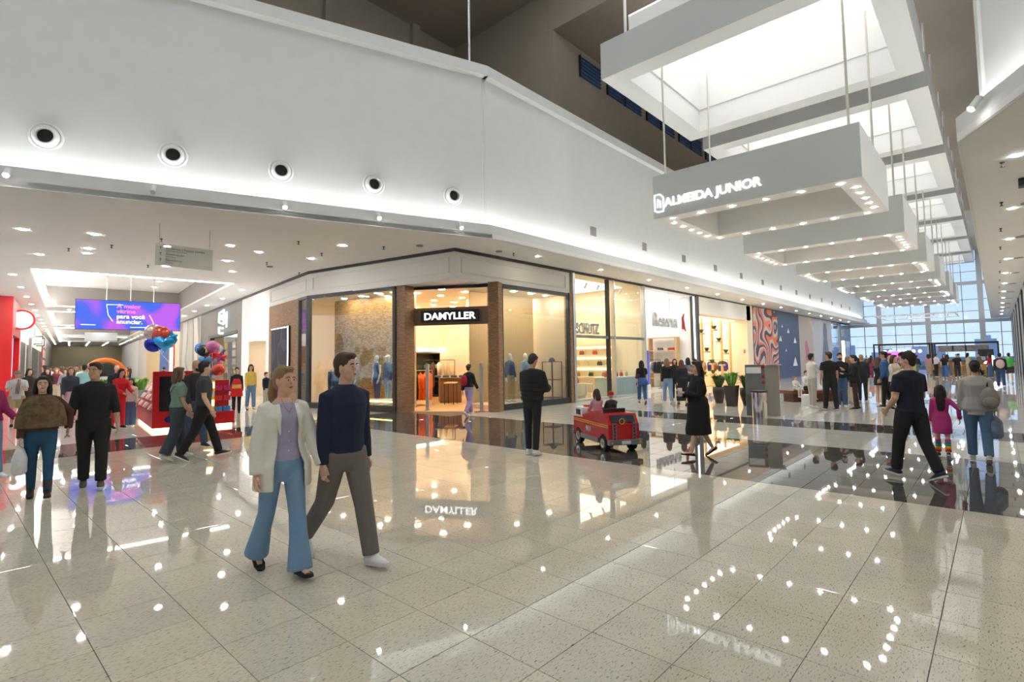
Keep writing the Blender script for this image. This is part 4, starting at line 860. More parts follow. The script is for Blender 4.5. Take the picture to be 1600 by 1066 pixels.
def person(label, x, y, face, h=1.7, pose=STAND, female=False, top=('long', (60, 60, 60)), bottom=('pants', (40, 42, 50)), shoes=((235, 235, 235), 'sneaker'),
           hair=('short', (40, 30, 24)), skin=SK_L, w=1.0, vox=.022, lean=0.0, head=(0, 0), near=False, group=None, name='person', cat='person', seat_z=None, belly=0.0, beard=False, z=0.0, eyes=True):
    k = h / 1.75; fs = .93 if female else 1.0
    legs, arms = pose['legs'], pose['arms']
    hipw = .088 * w; shw = (.150 if female else .174) * (w * .5 + .5)
    R = Matrix.Rotation(lean, 3, 'Y')
    hip = Vector((0, 0, .92))
    tr = lambda v: hip + R @ (Vector(v) - hip)
    J = {}
    low = []
    for i, s in enumerate((1, -1)):
        a, b = legs[i]; H = Vector((0, s * hipw, .92)); Kn = H + Vector((math.sin(a), 0, -math.cos(a))) * .43; An = Kn + Vector((math.sin(a - b), 0, -math.cos(a - b))) * .41
        ph = a - b; pit = min(1.0, max(0, -ph) * 1.0) if pose is not SIT else 0
        if ph > .15: pit = -ph * .6
        J[i] = (H, Kn, An, pit, s)
        RM = Matrix.Rotation(pit, 3, 'Y')
        for q in ((-.07, 0, -.08), (.19, 0, -.08)): low.append((An + RM @ Vector(q)).z)
    dz = -min(low) if seat_z is None else seat_z / k - .80
    up = Vector((0, 0, dz))
    P = lambda v: (Vector(v) + up) * k
    T = thing(name, label, cat, (x, y, z), face, group)
    # ---- body: one fused surface
    b = MB(); t3 = lambda L: [P(tr(v)) for v in L]; sc = lambda L: [((r[0] * k, r[1] * k) if isinstance(r, tuple) else r * k) for r in L]
    bust = .018 if female else 0
    tor_z = [(0, 0, .845), (0, 0, .90), (0, 0, 1.0), (.005 + belly * .4, 0, 1.10), (.01, 0, 1.22), (.008, 0, 1.325), (.002, 0, 1.395), (-.002, 0, 1.437), (-.006, 0, 1.475)]
    if female: tor_r = [(.12, .10), (.168, .118), (.152, .11), (.122, .092), (.138, .10), (.146, .10 + bust), (.140, .09), (.105, .075), (.066, .058)]
    else: tor_r = [(.12, .10), (.158, .115), (.15, .11), (.146, .105), (.16, .112), (.170, .118), (.164, .10), (.120, .082), (.074, .064)]
    tor_r = [(a * w, c * w + belly * (.5 if 1 < i < 5 else 0)) for i, (a, c) in enumerate(tor_r)]
    def torso(bb, e, z0=None, ztop=None, flare=0.0):
        pts, rr = [], []
        for v, r in zip(tor_z, tor_r):
            if ztop and v[2] > ztop: continue
            if z0 is not None and v[2] < z0: continue
            pts.append(v); rr.append((r[0] + e, r[1] + e))
        if z0 is not None and (not pts or pts[0][2] - z0 > .01): pts = [(pts[0][0] * .5, 0, z0)] + pts; rr = [(rr[0][0] + flare, rr[0][1] + flare)] + rr
        bb.tube(t3(pts), sc(rr), 16, lat=(0, 1, 0))
    torso(b, -.004)
    b.tube(t3([(-.01, 0, 1.44), (.002, 0, 1.50), (.012, 0, 1.58)]), sc([.062 * fs, .052 * fs, .052 * fs]), 12)
    armJ = []
    for i, s in enumerate((1, -1)):
        S = tr((0, s * shw, 1.392)); ar = arms[i]
        if ar[0] == 'ik':
            E_, Wr = ik(S, Vector(ar[1]), .285, .25, Vector((-.6, s * .8, -.4)))
        else:
            f, o, e, inn = ar; f -= lean * .3
            E_ = S + Vector((math.sin(f) * math.cos(o), s * math.sin(o), -math.cos(f) * math.cos(o))) * .285
            g = f + e; o2 = o * .4 - inn
            Wr = E_ + Vector((math.sin(g) * math.cos(o2), s * math.sin(o2), -math.cos(g) * math.cos(o2))) * .25
        armJ.append((S, E_, Wr))
        m1 = S.lerp(E_, .4); m2 = E_.lerp(Wr, .35)
        b.tube([P(v) for v in (S, m1, E_, m2, Wr)], sc([.052 * fs, .048 * fs, .04 * fs, .042 * fs, .027]), 10)
        d = (Wr - E_).normalized(); side = Vector((0, 0, 1)).cross(d)
        if side.length < .2: side = Vector((1, 0, 0))
        side.normalize(); nrm = d.cross(side)
        # palm plane: fingers continue the forearm, slightly curled
        fw = Vector((1, 0, 0)) - d * d.x
        fw = fw.normalized() if fw.length > .3 else side
        inw = d.cross(fw) * s
        if near:
            b.tube([P(Wr - d * .01), P(Wr + d * .04), P(Wr + d * .085)], sc([(.026, .018), (.040, .016), (.038, .014)]), 10, lat=tuple(fw))
            for q in range(4):
                base = Wr + d * .08 + fw * (.030 - .020 * q); L = (.070, .078, .072, .056)[q]
                curl = inw * -1 if False else inw
                p1 = base + d * L * .5 + curl * .008; p2 = p1 + d * L * .35 + curl * .028
                b.tube([P(base), P(p1), P(p2)], sc([.0092, .0088, .0075]), 8)
            tb = Wr + d * .025 + fw * .03; b.tube([P(tb), P(tb + d * .03 + fw * .022), P(tb + d * .062 + fw * .024 + inw * .012)], sc([.013, .011, .009]), 8)
        else:
            b.tube([P(Wr - d * .01), P(Wr + d * .05), P(Wr + d * .10 + inw * .01), P(Wr + d * .16 + inw * .03)], sc([(.026, .02), (.040, .02), (.038, .018), (.02, .012)]), 8, lat=tuple(fw))
            tb = Wr + d * .03 + fw * .03; b.tube([P(tb), P(tb + d * .055 + fw * .022)], sc([.014, .010]), 6)
    for i in (0, 1):
        H, Kn, An, pit, s = J[i]
        b.tube([P(H + Vector((0, 0, .02))), P(H.lerp(Kn, .4)), P(Kn), P(Kn.lerp(An, .35)), P(An)], sc([.078 * w, .074 * w, .052, .050, .036]), 12)
        RM = Matrix.Rotation(pit, 3, 'Y'); b.tube([P(An + RM @ Vector(v)) for v in ((-.03, 0, -.04), (.06, 0, -.05), (.14, 0, -.062))], sc([.032, .03, .022]), 8)
    HC = tr((.012, 0, 1.625)); HM = R @ Matrix.Rotation(head[0], 3, 'Z') @ Matrix.Rotation(head[1], 3, 'Y'); hk = .95 if h > 1.4 else .95 * (1.0 + (1.4 - h) * .55)
    hp = lambda v: P(HC + HM @ (Vector(v) * hk))
    hr = lambda r: tuple(q * k * hk for q in r)
    b.ball(hp((-.005, 0, .02)), hr((.097, .076, .108)), 16, 12, HM); b.ball(hp((.030, 0, -.055)), hr((.062, .055 if female else .060, .068)), 14, 10, HM)
    b.ball(hp((.068, 0, -.098)), hr((.022, .026, .02)), 10, 8, HM)
    b.tube([hp((.088, 0, .022)), hp((.104, 0, -.010)), hp((.106, 0, -.026))], sc([.009, .013, .014]), 8)
    for s in (1, -1): b.ball(hp((-.002, s * .076, -.002)), hr((.019, .009, .032)), 8, 8, HM); b.ball(hp((.055, s * .035, -.03)), hr((.032, .026, .03)), 10, 8, HM)
    bo = b.build('body', skin_mat(skin), T, smooth=True); remesh(bo, (.0055 if near else vox * .7), 2)
    if eyes and vox < .02:
        for s in (1, -1):
            MB().ball(hp((.0795, s * .031, .008)), hr((.0105, .0125, .0062)), 10, 8, HM).build('eye', mat('eye_white', rgb(205, 194, 186), .4, noise=0), T, smooth=True)
            MB().ball(hp((.0885, s * .031, .008)), hr((.003, .0072, .006)), 8, 6, HM).build('iris', mat('iris_dark', rgb(46, 34, 28), .3, noise=0), T, smooth=True)
            MB().tube([hp((.087, s * .014, .030)), hp((.092, s * .032, .036)), hp((.078, s * .052, .029))], sc([.004, .005, .003]), 6).build('eyebrow', cloth(tuple(int(q * .8) for q in hair[1])), T, smooth=True)
        MB().tube([hp((.088, .020, -.057)), hp((.0975, 0, -.055)), hp((.088, -.020, -.057))], sc([.004, .0075, .004]), 8).build('lips', mat('lips_' + ('f' if female else 'm'), rgb(176, 92, 88) if female else rgb(180, 118, 100), .5), T, smooth=True)
    if beard: MB().ball(hp((.034, 0, -.068)), hr((.064, .062, .058)), 14, 10, HM).build('beard', cloth(hair[1]), T, smooth=True)
    # ---- hair
    ht, hc = hair; b = MB()
    if ht not in ('bald', 'none'):
        if ht == 'cap':
            b.ball(hp((-.006, 0, .045)), hr((.106, .088, .092)), 16, 10, HM); b.tube([hp((.07, 0, .06)), hp((.17, 0, .045))], [(.075 * k, .01 * k), (.06 * k, .008 * k)], 12, lat=tuple(HM @ Vector((0, 1, 0))))
        else:
            b.ball(hp((-.019, 0, .040)), hr((.101, .085, .104)), 16, 12, HM); b.ball(hp((-.05, 0, -.025)), hr((.058, .070, .075)), 12, 10, HM)
            b.ball(hp((.045, 0, .105)), hr((.050, .062, .030)), 12, 8, HM)
        ls = {'long': .30, 'bob': .15, 'vlong': .42}.get(ht)
        if ls:
            b.tube([hp((-.05, 0, .06)), hp((-.085, 0, -.06)), hp((-.095, 0, -.06 - ls * .5)), hp((-.085, 0, -.06 - ls))], sc([(.07, .05), (.092, .048), (.10, .042), (.07, .025)]), 12, lat=tuple(HM @ Vector((0, 1, 0))))
            for s in (1, -1): b.tube([hp((.0, s * .062, .08)), hp((.012, s * .086, .0)), hp((-.01, s * .090, -.09)), hp((-.03, s * .088, -.05 - ls * .8))], sc([.03, .026, .032, .018]), 8)
        if ht == 'pony': b.tube([hp((-.10, 0, .03)), hp((-.145, 0, -.01)), hp((-.15, 0, -.12)), hp((-.13, 0, -.26)), hp((-.11, 0, -.34))], sc([.026, .036, .042, .034, .012]), 10)
        if ht == 'bun': b.ball(hp((-.115, 0, .045)), hr((.05, .055, .05)), 12, 8, HM)
        ho = b.build('cap' if ht == 'cap' else 'hair', cloth(hc, .6), T, smooth=True); remesh(ho, max(.008, vox * .55), 2)
    # ---- clothes
    def legs_mesh(bb, e, zend=None, wide='slim'):
        for i in (0, 1):
            H, Kn, An, pit, s = J[i]
            rr = {'slim': [.088, .082, .062, .058, .048], 'reg': [.092, .09, .074, .07, .064], 'wide': [.098, .10, .098, .10, .102], 'flare': [.088, .082, .066, .072, .100]}[wide]
            pts = [H + Vector((0, 0, .03)), H.lerp(Kn, .4), Kn, Kn.lerp(An, .45), An + Vector((0, 0, .0 if wide != 'flare' else -.045))]
            rr = [q * (w if j < 2 else 1) + e for j, q in enumerate(rr)]
            if zend == 'short': pts, rr = pts[:2] + [H.lerp(Kn, .8)], rr[:2] + [rr[1] * 1.02]
            elif zend == 'crop': pts[-1] = Kn.lerp(An, .85)
            bb.tube([P(v) for v in pts], sc(rr), 14)
        pz = [(0, 0, .775), (0, 0, .83), (0, 0, .90), (0, 0, .98), (belly * .3, 0, 1.05)]
        pr_ = [(.10 * w, .075 * w), (.15 * w, .105 * w), (tor_r[1][0] + .008, tor_r[1][1] + .008), (tor_r[2][0] + .007, tor_r[2][1] + .007), (tor_r[3][0] + .006, tor_r[3][1] + .006)]
        bb.tube(t3(pz), sc(pr_), 16, lat=(0, 1, 0))
    bt, bc = bottom[0], bottom[1]
    b = MB()
    if bt in ('pants', 'reg', 'wide', 'flare', 'shorts', 'crop'):
        legs_mesh(b, .004, {'shorts': 'short', 'crop': 'crop'}.get(bt), {'pants': 'slim', 'shorts': 'wide', 'crop': 'reg'}.get(bt, bt))
        remesh(b.build('shorts' if bt == 'shorts' else 'trousers', cloth(bc), T, smooth=True), max(.009, vox * .7), 3)
    elif bt in ('skirt', 'dress'):
        hem = bottom[2]; kx = (J[0][1].x + J[1][1].x) / 2; spread = abs(J[0][1].x - J[1][1].x) / 2
        pts = [tr((0, 0, 1.06)), tr((0, 0, .92)), Vector((kx * .5, 0, .70)), Vector((kx, 0, .48)), Vector((kx * .9, 0, .26)), Vector((kx * .8, 0, .10))]
        rr = [(tor_r[3][0] + .01, tor_r[3][1] + .01), (tor_r[1][0] + .015, tor_r[1][1] + .015 + belly * .5), (.185 * w, .15 + spread * .5), (.19 * w, .15 + spread * .8), (.20 * w, .16 + spread), (.205 * w, .165 + spread)]
        keep = [(p, r) for p, r in zip(pts, rr) if p.z > hem + .02]; zl = keep[-1][0].z
        keep.append((Vector((kx * .8, 0, hem)), keep[-1][1]))
        b.tube([P(p) for p, r in keep], sc([r for p, r in keep]), 18, lat=(0, 1, 0))
        remesh(b.build('skirt', cloth(bc), T, smooth=True), max(.01, vox * .7), 3)
    if bt == 'tights':
        legs_mesh(b, -.006, None, 'slim'); remesh(b.build('tights', cloth(bc), T, smooth=True), max(.009, vox * .7), 3)
    tt, tcol = top[0], top[1]; hem = top[2] if len(top) > 2 else .93
    e = {'tee': .012, 'long': .014, 'jacket': .032, 'tank': .008, 'puffer': .045, 'blazer': .03, 'shirt': .012, 'coat': .03}[tt]
    b = MB()
    def sleeves(bb, to, e2):
        for S, E_, Wr in armJ:
            m1 = S.lerp(E_, .4)
            pts = [S + Vector((0, -S.y * .30, .018)), S, m1, E_] + ([E_.lerp(Wr, .5), Wr + (Wr - E_) * .02] if to == 'wrist' else ([E_.lerp(Wr, .4)] if to == 'mid' else []))
            if to == 'short': pts = pts[:2] + [S.lerp(E_, .4), S.lerp(E_, .72)]
            rr = [.045 * fs, .056 * fs, .054 * fs, .048 * fs, .046 * fs, .036][:len(pts)]
            if to == 'short': rr = [.045, .058, .062, .064]
            bb.tube([P(v) for v in pts], sc([q + e2 for q in rr]), 12)
    if tt == 'blazer':
        b2 = MB(); torso(b2, .010, .94, 1.45); pass
        remesh(b2.build('shirt', cloth(top[3]), T, smooth=True), max(.008, vox * .7), 3)
        zz = [hem, .92, 1.02, 1.12, 1.24, 1.33, 1.39, 1.43]
        def rt_(z):
            for (v0, r0), (v1, r1) in zip(zip(tor_z, tor_r), list(zip(tor_z, tor_r))[1:]):
                if v0[2] <= z <= v1[2]:
                    q = (z - v0[2]) / (v1[2] - v0[2]); return (r0[0] + (r1[0] - r0[0]) * q, r0[1] + (r1[1] - r0[1]) * q)
            return tor_r[1]
        rad = [(rt_(max(z, .9))[0] * 1.0 + .042 + (.03 if z < .95 else 0), rt_(max(z, .9))[1] + .042 + (.03 if z < .95 else 0)) for z in zz]; rad[-1] = (.135, .095); rad[-2] = (.165, .115)
        shell(b, [P(tr((0, 0, z))) for z in zz], [(a * k, c * k) for a, c in rad], [.62, .62, .60, .58, .55, .5, .42, .5], .024 * k, None)
        sleeves(b, 'wrist', .016)
        remesh(b.build('blazer', cloth(tcol), T, smooth=True), max(.0085, vox * .6), 6)
        b3 = MB()
        for s in (1, -1):
            b3.tube([P(tr((.075, s * .075, 1.43))), P(tr((.125, s * .092, 1.34))), P(tr((.150, s * .085, 1.18)))], sc([(.014, .006), (.028, .006), (.006, .005)]), 10, lat=(0, 1, 0))
        b3.build('lapel', cloth(tcol), T, smooth=True)
    else:
        torso(b, e, hem, None, .01 if tt in ('jacket', 'puffer', 'coat') else 0)
        if tt != 'tank': b.tube(t3([(-.004, 0, 1.42), (-.002, 0, 1.488)]), sc([(.09, .075), (.068 * fs, .064 * fs)]), 14, lat=(0, 1, 0)); sleeves(b, {'tee': 'short', 'long': 'wrist', 'jacket': 'wrist', 'puffer': 'wrist', 'shirt': 'wrist', 'coat': 'wrist'}[tt] if len(top) < 4 else top[3], {'tee': .006, 'jacket': .014, 'puffer': .026}.get(tt, .006))
        if tt == 'puffer':
            for zq in (.98, 1.05, 1.12, 1.19, 1.26, 1.33): b.tube(t3([(0, 0, zq - .02), (0, 0, zq + .02)]), sc([(tor_r[4][0] + .052, tor_r[4][1] + .05)] * 2), 16, lat=(0, 1, 0))
        remesh(b.build({'tee': 'tshirt', 'long': 'sweater', 'tank': 'top', 'shirt': 'shirt', 'coat': 'coat'}.get(tt, 'jacket'), cloth(tcol, .5 if tt == 'puffer' else .88), T, smooth=True), max(.0085, vox * .7), 1 if tt == 'puffer' else 3)
    # ---- shoes
    scol, st_ = shoes
    for i in (0, 1):
        H, Kn, An, pit, s = J[i]; RM = Matrix.Rotation(pit, 3, 'Y'); f = lambda v: P(An + RM @ Vector(v)); la = (0, 1, 0)
        b = MB()
        if st_ == 'boot': b.tube([f((-.0, 0, .14)), f((-.005, 0, .02)), f((-.01, 0, -.035))], sc([.055, .052, .05]), 12)
        if st_ == 'flat': b.tube([f((-.06, 0, -.055)), f((.02, 0, -.052)), f((.10, 0, -.062)), f((.165, 0, -.068))], sc([(.030, .022), (.034, .026), (.038, .016), (.018, .008)]), 12, lat=la)
        else: b.tube([f((-.068, 0, -.045)), f((-.03, 0, -.03)), f((.05, 0, -.036)), f((.12, 0, -.052)), f((.18, 0, -.062))], sc([(.030, .028), (.042, .046), (.043, .040), (.044, .026), (.030, .014)]), 14, lat=la)
        so = b.build('shoe', cloth(scol, .5), T, smooth=True)
        pl_ = [(-.075, .028), (-.03, .036), (.06, .040), (.13, .045), (.185, .030), (.2, .0)]; vs = [(x_, y_) for x_, y_ in pl_] + [(x_, -y_) for x_, y_ in pl_[::-1]][1:]
        nn = len(vs); b = MB(); b.add([f((x_, y_, -.058)) for x_, y_ in vs] + [f((x_, y_, -.080)) for x_, y_ in vs], [tuple(range(nn)), tuple(range(2*nn-1, nn-1, -1))] + [(q, nn + q, nn + (q+1) % nn, (q+1) % nn) for q in range(nn)])
        b.build('sole', cloth((226, 226, 222) if st_ == 'sneaker' else tuple(int(q * .6) for q in scol), .6), so)
    RW = Matrix.Translation((x, y, z)) @ Matrix.Rotation(face, 4, 'Z')
    return dict(root=T, P=P, tr=tr, J=J, arm=[(P(a), P(c), P(d)) for a, c, d in armJ], world=lambda v: RW @ v, k=k, hp=hp)
# ================================================================== FURNISHINGS AND FIXTURES
_cm = SC.camera.matrix_world.copy()
def pray(u, v):
    d = Vector(((u - 800) / 825, -(v - 513) / 825, -1.0)); return (_cm.to_3x3() @ d)
def F(u, v, z=0.0):
    """point of the horizontal plane z seen at photo pixel (u, v)"""
    d = pray(u, v); t = (z - 1.70) / d.z; return Vector((0, 0, 1.70)) + d * t
def atdepth(u, v, D):
    d = pray(u, v); return Vector((0, 0, 1.70)) + d * D
# ---- LED screen hung in the first coffer
sc_c = Vector((6.43, 31.55)); sang = math.atan2(-CC.y, -CC.x)
led = thing('led_screen', 'wide blue and purple advertising screen hung from the ceiling on rods', 'screen', (sc_c.x, sc_c.y, 3.5), sang)
MB().box(-.12, -2.12, -.02, .0, 2.12, 1.42).build('housing', M_BLACK, led)
def screen_mat():
    m = bpy.data.materials.new('screen_picture'); m.use_nodes = True; t = m.node_tree; b = t.nodes['Principled BSDF']; b.inputs['Base Color'].default_value = (0, 0, 0, 1)
    tc = t.nodes.new('ShaderNodeTexCoord'); n = t.nodes.new('ShaderNodeTexNoise'); n.inputs['Scale'].default_value = .9; n.inputs['Detail'].default_value = 0
    t.links.new(tc.outputs['Object'], n.inputs['Vector']); r = t.nodes.new('ShaderNodeValToRGB'); e = r.color_ramp.elements
    e[0].position = .40; e[0].color = (*rgb(34, 96, 232), 1); e[1].position = .62; e[1].color = (*rgb(178, 84, 224), 1); q = e.new(.5); q.color = (*rgb(70, 90, 230), 1)
    w = t.nodes.new('ShaderNodeTexWave'); w.bands_direction = 'Z'; w.inputs['Scale'].default_value = 5.0; t.links.new(tc.outputs['Object'], w.inputs['Vector'])
    mx = t.nodes.new('ShaderNodeMix'); mx.data_type = 'RGBA'; mx.blend_type = 'MULTIPLY'; mx.inputs[0].default_value = .35
    t.links.new(n.outputs['Fac'], r.inputs[0]); t.links.new(r.outputs[0], mx.inputs[6]); t.links.new(w.outputs['Color'], mx.inputs[7]); t.links.new(mx.outputs[2], b.inputs['Emission Color']); b.inputs['Emission Strength'].default_value = .55
    return m
MB().box(.0, -2.1, 0, .01, 2.1, 1.4).build('display', screen_mat(), led)
M_PINKT = emis('screen_pink', rgb(255, 96, 200), .55); M_WT = emis('screen_white', (1, 1, 1), .5)
for i, (s, m) in enumerate((('A maior', M_PINKT), ('vitrine', M_PINKT), ('para você', M_WT), ('anunciar.', M_WT))):
    q = sc_c + Vector((-CC.x, -CC.y)) * .02 + CR * (-.55); text(s, .29, m, (q.x, q.y, 3.5 + 1.06 - .255 * i), sang, led, .004, 'LEFT', .004)
for pts_ in ([(.02, 0, .12), (.02, .5, .13), (.02, 1.0, .15), (.02, .92, .45), (.02, .78, .75)], [(.02, -.3, 1.22), (.02, -.95, 1.2), (.02, -.88, .7), (.02, -.7, .4)], [(.02, -1.35, .2), (.02, -1.9, .2)]):
    MB().tube(pts_, .014, 6).build('line_art', M_WT, led)
for y in (-1, 0, 1): MB().tube([(-.06, y * .95, 1.4), (-.06, y * .95, 3.05)], .025, 8).build('rod', M_ALU, led)
# ---- glass direction sign
sg = thing('direction_sign', 'translucent glass direction sign hung from two thin rods', 'sign', (4.3, 15.5, 4.24), -PI/2)
MB().box(-.012, -.66, 0, .012, .66, .56).build('glass_plate', mat('frosted_glass', rgb(226, 232, 224), .25, noise=.02, alpha=.6), sg)
for y in (-.58, .58): MB().tube([(0, y, .55), (0, y, 1.06)], .008, 6).build('rod', M_STEEL, sg)
M_SIGNT = mat('sign_grey_text', rgb(96, 104, 100), .6, noise=0)
for i, (s, q) in enumerate((('Sanitários | Espaço Família', .085), ('Alimentação', .085), ('Elevadores', .085))):
    text(s, q, M_SIGNT, (3.86, 15.48, 4.24 + .43 - .15 * i), -PI/2, sg, .002, 'LEFT'); MB().add([(.016, -.56, .40 - .15 * i), (.016, -.545, .40 - .15 * i), (.016, -.545, .46 - .15 * i), (.016, -.52, .46 - .15 * i), (.016, -.5525, .50 - .15 * i), (.016, -.585, .46 - .15 * i), (.016, -.56, .46 - .15 * i)], [(0, 1, 2, 3, 4, 5, 6)]).build('arrow', M_SIGNT, sg)
    text(('Restrooms | Family Room', 'Food Court', 'Elevators')[i], .045, M_SIGNT, (3.86, 15.48, 4.24 + .375 - .15 * i), -PI/2, sg, .002, 'LEFT')
pc = cp(41, -4.9)
s2_ = thing('direction_sign', 'small pale direction sign hung farther down the left-hand mall', 'sign', (pc[0], pc[1], 4.1), sang)
MB().box(-.02, -1.2, 0, .02, 1.2, .75).build('plate', mat('pale_plate', rgb(206, 210, 214), .4), s2_)
for y in (-.9, .9): MB().tube([(0, y, .75), (0, y, 1.2)], .012, 6).build('rod', M_STEEL, s2_)

# ---- red sweets kiosk with glowing plinth
ku = CR; kang = math.atan2(ku.y, ku.x)
kk = thing('sweets_kiosk', 'red sweets kiosk with a big dark screen, yellow shelves and glowing base', 'kiosk', (3.79, 16.03, 0), kang)
M_KRED = mat('kiosk_red', rgb(206, 18, 26), .3, noise=.02); M_KYEL = mat('kiosk_yellow', rgb(246, 186, 20), .4, noise=.02); M_GLOW = emis('plinth_glow', (1.0, .82, .42), 2.5)
MB().box(.06, .06, 0.0, 1.86, 4.0, .09).build('lit_plinth', M_GLOW, kk)
b = MB(); b.box(0, .0, .09, 1.15, .16, 1.5); b.prism([(0.0, 0), (1.15, 0), (1.15, .16), (0, .16)], 1.5, 1.55); b.build('screen_tower', M_KRED, kk)
MB().box(.14, -.012, .52, 1.06, .0, 1.42).build('dark_screen', mat('screen_off', rgb(22, 18, 26), .12, noise=.2, scale=2), kk)
b = MB(); b.tube([(.62, -.015, .3), (.62, -.025, .3)], [(.36, .13), (.36, .13)], 24, lat=(1, 0, 0)); b.build('logo_oval', mat('logo_navy', rgb(24, 40, 110), .4, noise=0), kk)
q = Vector((3.79, 16.03)) + ku * .62; text('Fini', .27, M_PURE, (q.x, q.y - .04, .22), kang - PI/2, kk, .004, 'CENTER', .008)
b = MB(); b.prism([(0, .16), (.5, .16), (.5, 4.0), (0, 4.0)], .09, .5); b.build('side_bin', M_KRED, kk)
b = MB(); b.add([(-.02, .2, .5), (.5, .2, 1.25), (.5, 3.9, 1.25), (-.02, 3.9, .5), (.5, .2, .5), (.5, 3.9, .5)], [(0, 1, 2, 3), (0, 4, 1), (3, 2, 5), (1, 4, 5, 2), (0, 3, 5, 4)]); b.build('sloped_rack', M_KRED, kk)
b = MB(); b.box(1.15, .02, .09, 1.42, .5, 1.28); b.build('yellow_end', M_KYEL, kk)
for i in range(4): MB().box(1.18, -.0, .35 + .24 * i, 1.40, .02, .50 + .24 * i).build('shelf_niche', M_GLOW if i % 2 else M_PURE, kk)
b = MB(); b.box(1.42, .02, .09, 1.92, .5, .42); b.box(1.42, .1, .42, 1.78, .5, 1.28); b.build('red_end', M_KRED, kk)
MB().box(.5, .5, .09, 1.86, 4.0, .95).build('counter', M_KRED, kk); MB().box(.46, .46, .95, 1.9, 4.04, 1.0).build('counter_top', M_BLACK, kk)
KM = Matrix.Translation((3.79, 16.03, 0)) @ Matrix.Rotation(kang, 4, 'Z')
box_me = {}
def smallbox(p, s, c, nm, lab, cat, grp, rot=None):
    key = (s, c)
    if key not in box_me: o = MB().box(-s[0]/2, -s[1]/2, 0, s[0]/2, s[1]/2, s[2]).build(nm, mat('pack_%d_%d_%d' % c, rgb(*c), .4, noise=.15, scale=12)); box_me[key] = o.data
    else: o = link(nm, box_me[key])
    o.matrix_world = KM @ Matrix.Translation(p) @ (rot or Matrix.Identity(4)); return tag(o, lab, cat, grp)
slope = Matrix.Rotation(-math.atan2(.75, .52), 4, 'Y')
for r in range(4):
    for c_ in range(9):
        t_ = .12 + .25 * r; col = ((240, 236, 232), (226, 80, 70), (244, 200, 190))[(r + c_) % 3]
        smallbox((-.02 + .52 * t_ - .022, .42 + .40 * c_, .5 + .75 * t_ + .016), (.16, .3, .05), col, 'sweets_pack', {240: 'white', 226: 'red', 244: 'pink'}[col[0]] + ' pack of sweets on the sloped rack of the red kiosk', 'packet', 'sweets on the sloped rack', slope)
for i in range(3):
    for j in range(2): smallbox((1.52 + .2 * j, .06, (.43, .72, 1.0)[i] - (0.0 if i == 0 else 0)), (.17, .06, .13), ((60, 150, 220), (230, 50, 60), (220, 40, 120))[i], 'sweets_tub', ('blue', 'red', 'magenta')[i] + ' sweets tub at the red end of the kiosk', 'tub', 'tubs at the kiosk end')
for i, (z) in enumerate((.56, .86, 1.13)):
    pass
# ---- balloons
def heart(b, s):
    n, m = 20, 8; vs = []
    for j in range(m + 1):
        ph = PI * j / m; rr = math.sin(ph); dep = -math.cos(ph) * .32
        for k_ in range(n):
            t = 2*PI*k_/n; hx = .5 * math.sin(t) ** 3 * 1.05; hz = (13*math.cos(t) - 5*math.cos(2*t) - 2*math.cos(3*t) - math.cos(4*t)) / 32
            vs.append((dep * s, hx * rr * s, hz * rr * s))
    b.add(vs, [(j*n + k_, j*n + (k_+1) % n, (j+1)*n + (k_+1) % n, (j+1)*n + k_) for j in range(m) for k_ in range(n)])
def balloon(u, v, D, r, c, kind, lab, tie, grp):
    p = atdepth(u, v, D); t = thing('foil_balloon', lab, 'balloon', p, random.uniform(-2.6, -1.8), grp)
    b = MB()
    if kind == 'heart': heart(b, r * 2)
    elif kind == 'star':
        vs = [(0.28 * r, 0, 0), (-.28 * r, 0, 0)] + [(0, (r if i % 2 == 0 else r * .55) * math.sin(i * PI / 5), (r if i % 2 == 0 else r * .55) * math.cos(i * PI / 5)) for i in range(10)]
        b.add(vs, [(0, 2 + i, 2 + (i+1) % 10) for i in range(10)] + [(1, 2 + (i+1) % 10, 2 + i) for i in range(10)])
    else: b.ball((0, 0, 0), (r * .62, r, r), 18, 12)
    b.build('foil', mat('foil_%d_%d_%d' % c, rgb(*c), .18, metal=.55, noise=.35, scale=5), t, smooth=kind != 'star')
    q = Vector(tie) - p; q = q.normalized() * min(q.length, .75); q.rotate(Matrix.Rotation(-t.rotation_euler.z, 3, 'Z')); MB().tube([(0, 0, -r * .9), tuple(q)], .004, 4).build('string', M_PURE, t)
kn1, kn2 = atdepth(252, 553, 18.6), atdepth(331, 598, 17.6); tie1, tie2 = tuple(kn1), tuple(kn2)
for kn, ft_, lab in ((kn1, KM @ Vector((1.3, 2.6, 1.0)), 'thin white ribbon tethering the balloons below the screen to the kiosk'), (kn2, KM @ Vector((1.6, 1.2, 1.0)), 'thin white ribbon tethering the balloon bunch to the kiosk counter')):
    tag(MB().tube([kn, ft_], .005, 5).build('ribbon', M_PURE), lab, 'ribbon')
for (u, v, r, c, kd, nm) in [(240, 520, .30, (196, 178, 168), 'round', 'silver-beige round'), (252, 524, .32, (200, 80, 60), 'round', 'red patterned round'), (240, 538, .28, (30, 50, 170), 'round', 'deep blue round'), (258, 535, .36, (50, 160, 220), 'heart', 'sky blue heart'), (268, 527, .25, (40, 150, 215), 'star', 'bright blue star')]:
    balloon(u, v, 18.6, r, c, kd, nm + ' foil balloon floating below the big screen', tie1, 'balloons below the screen')
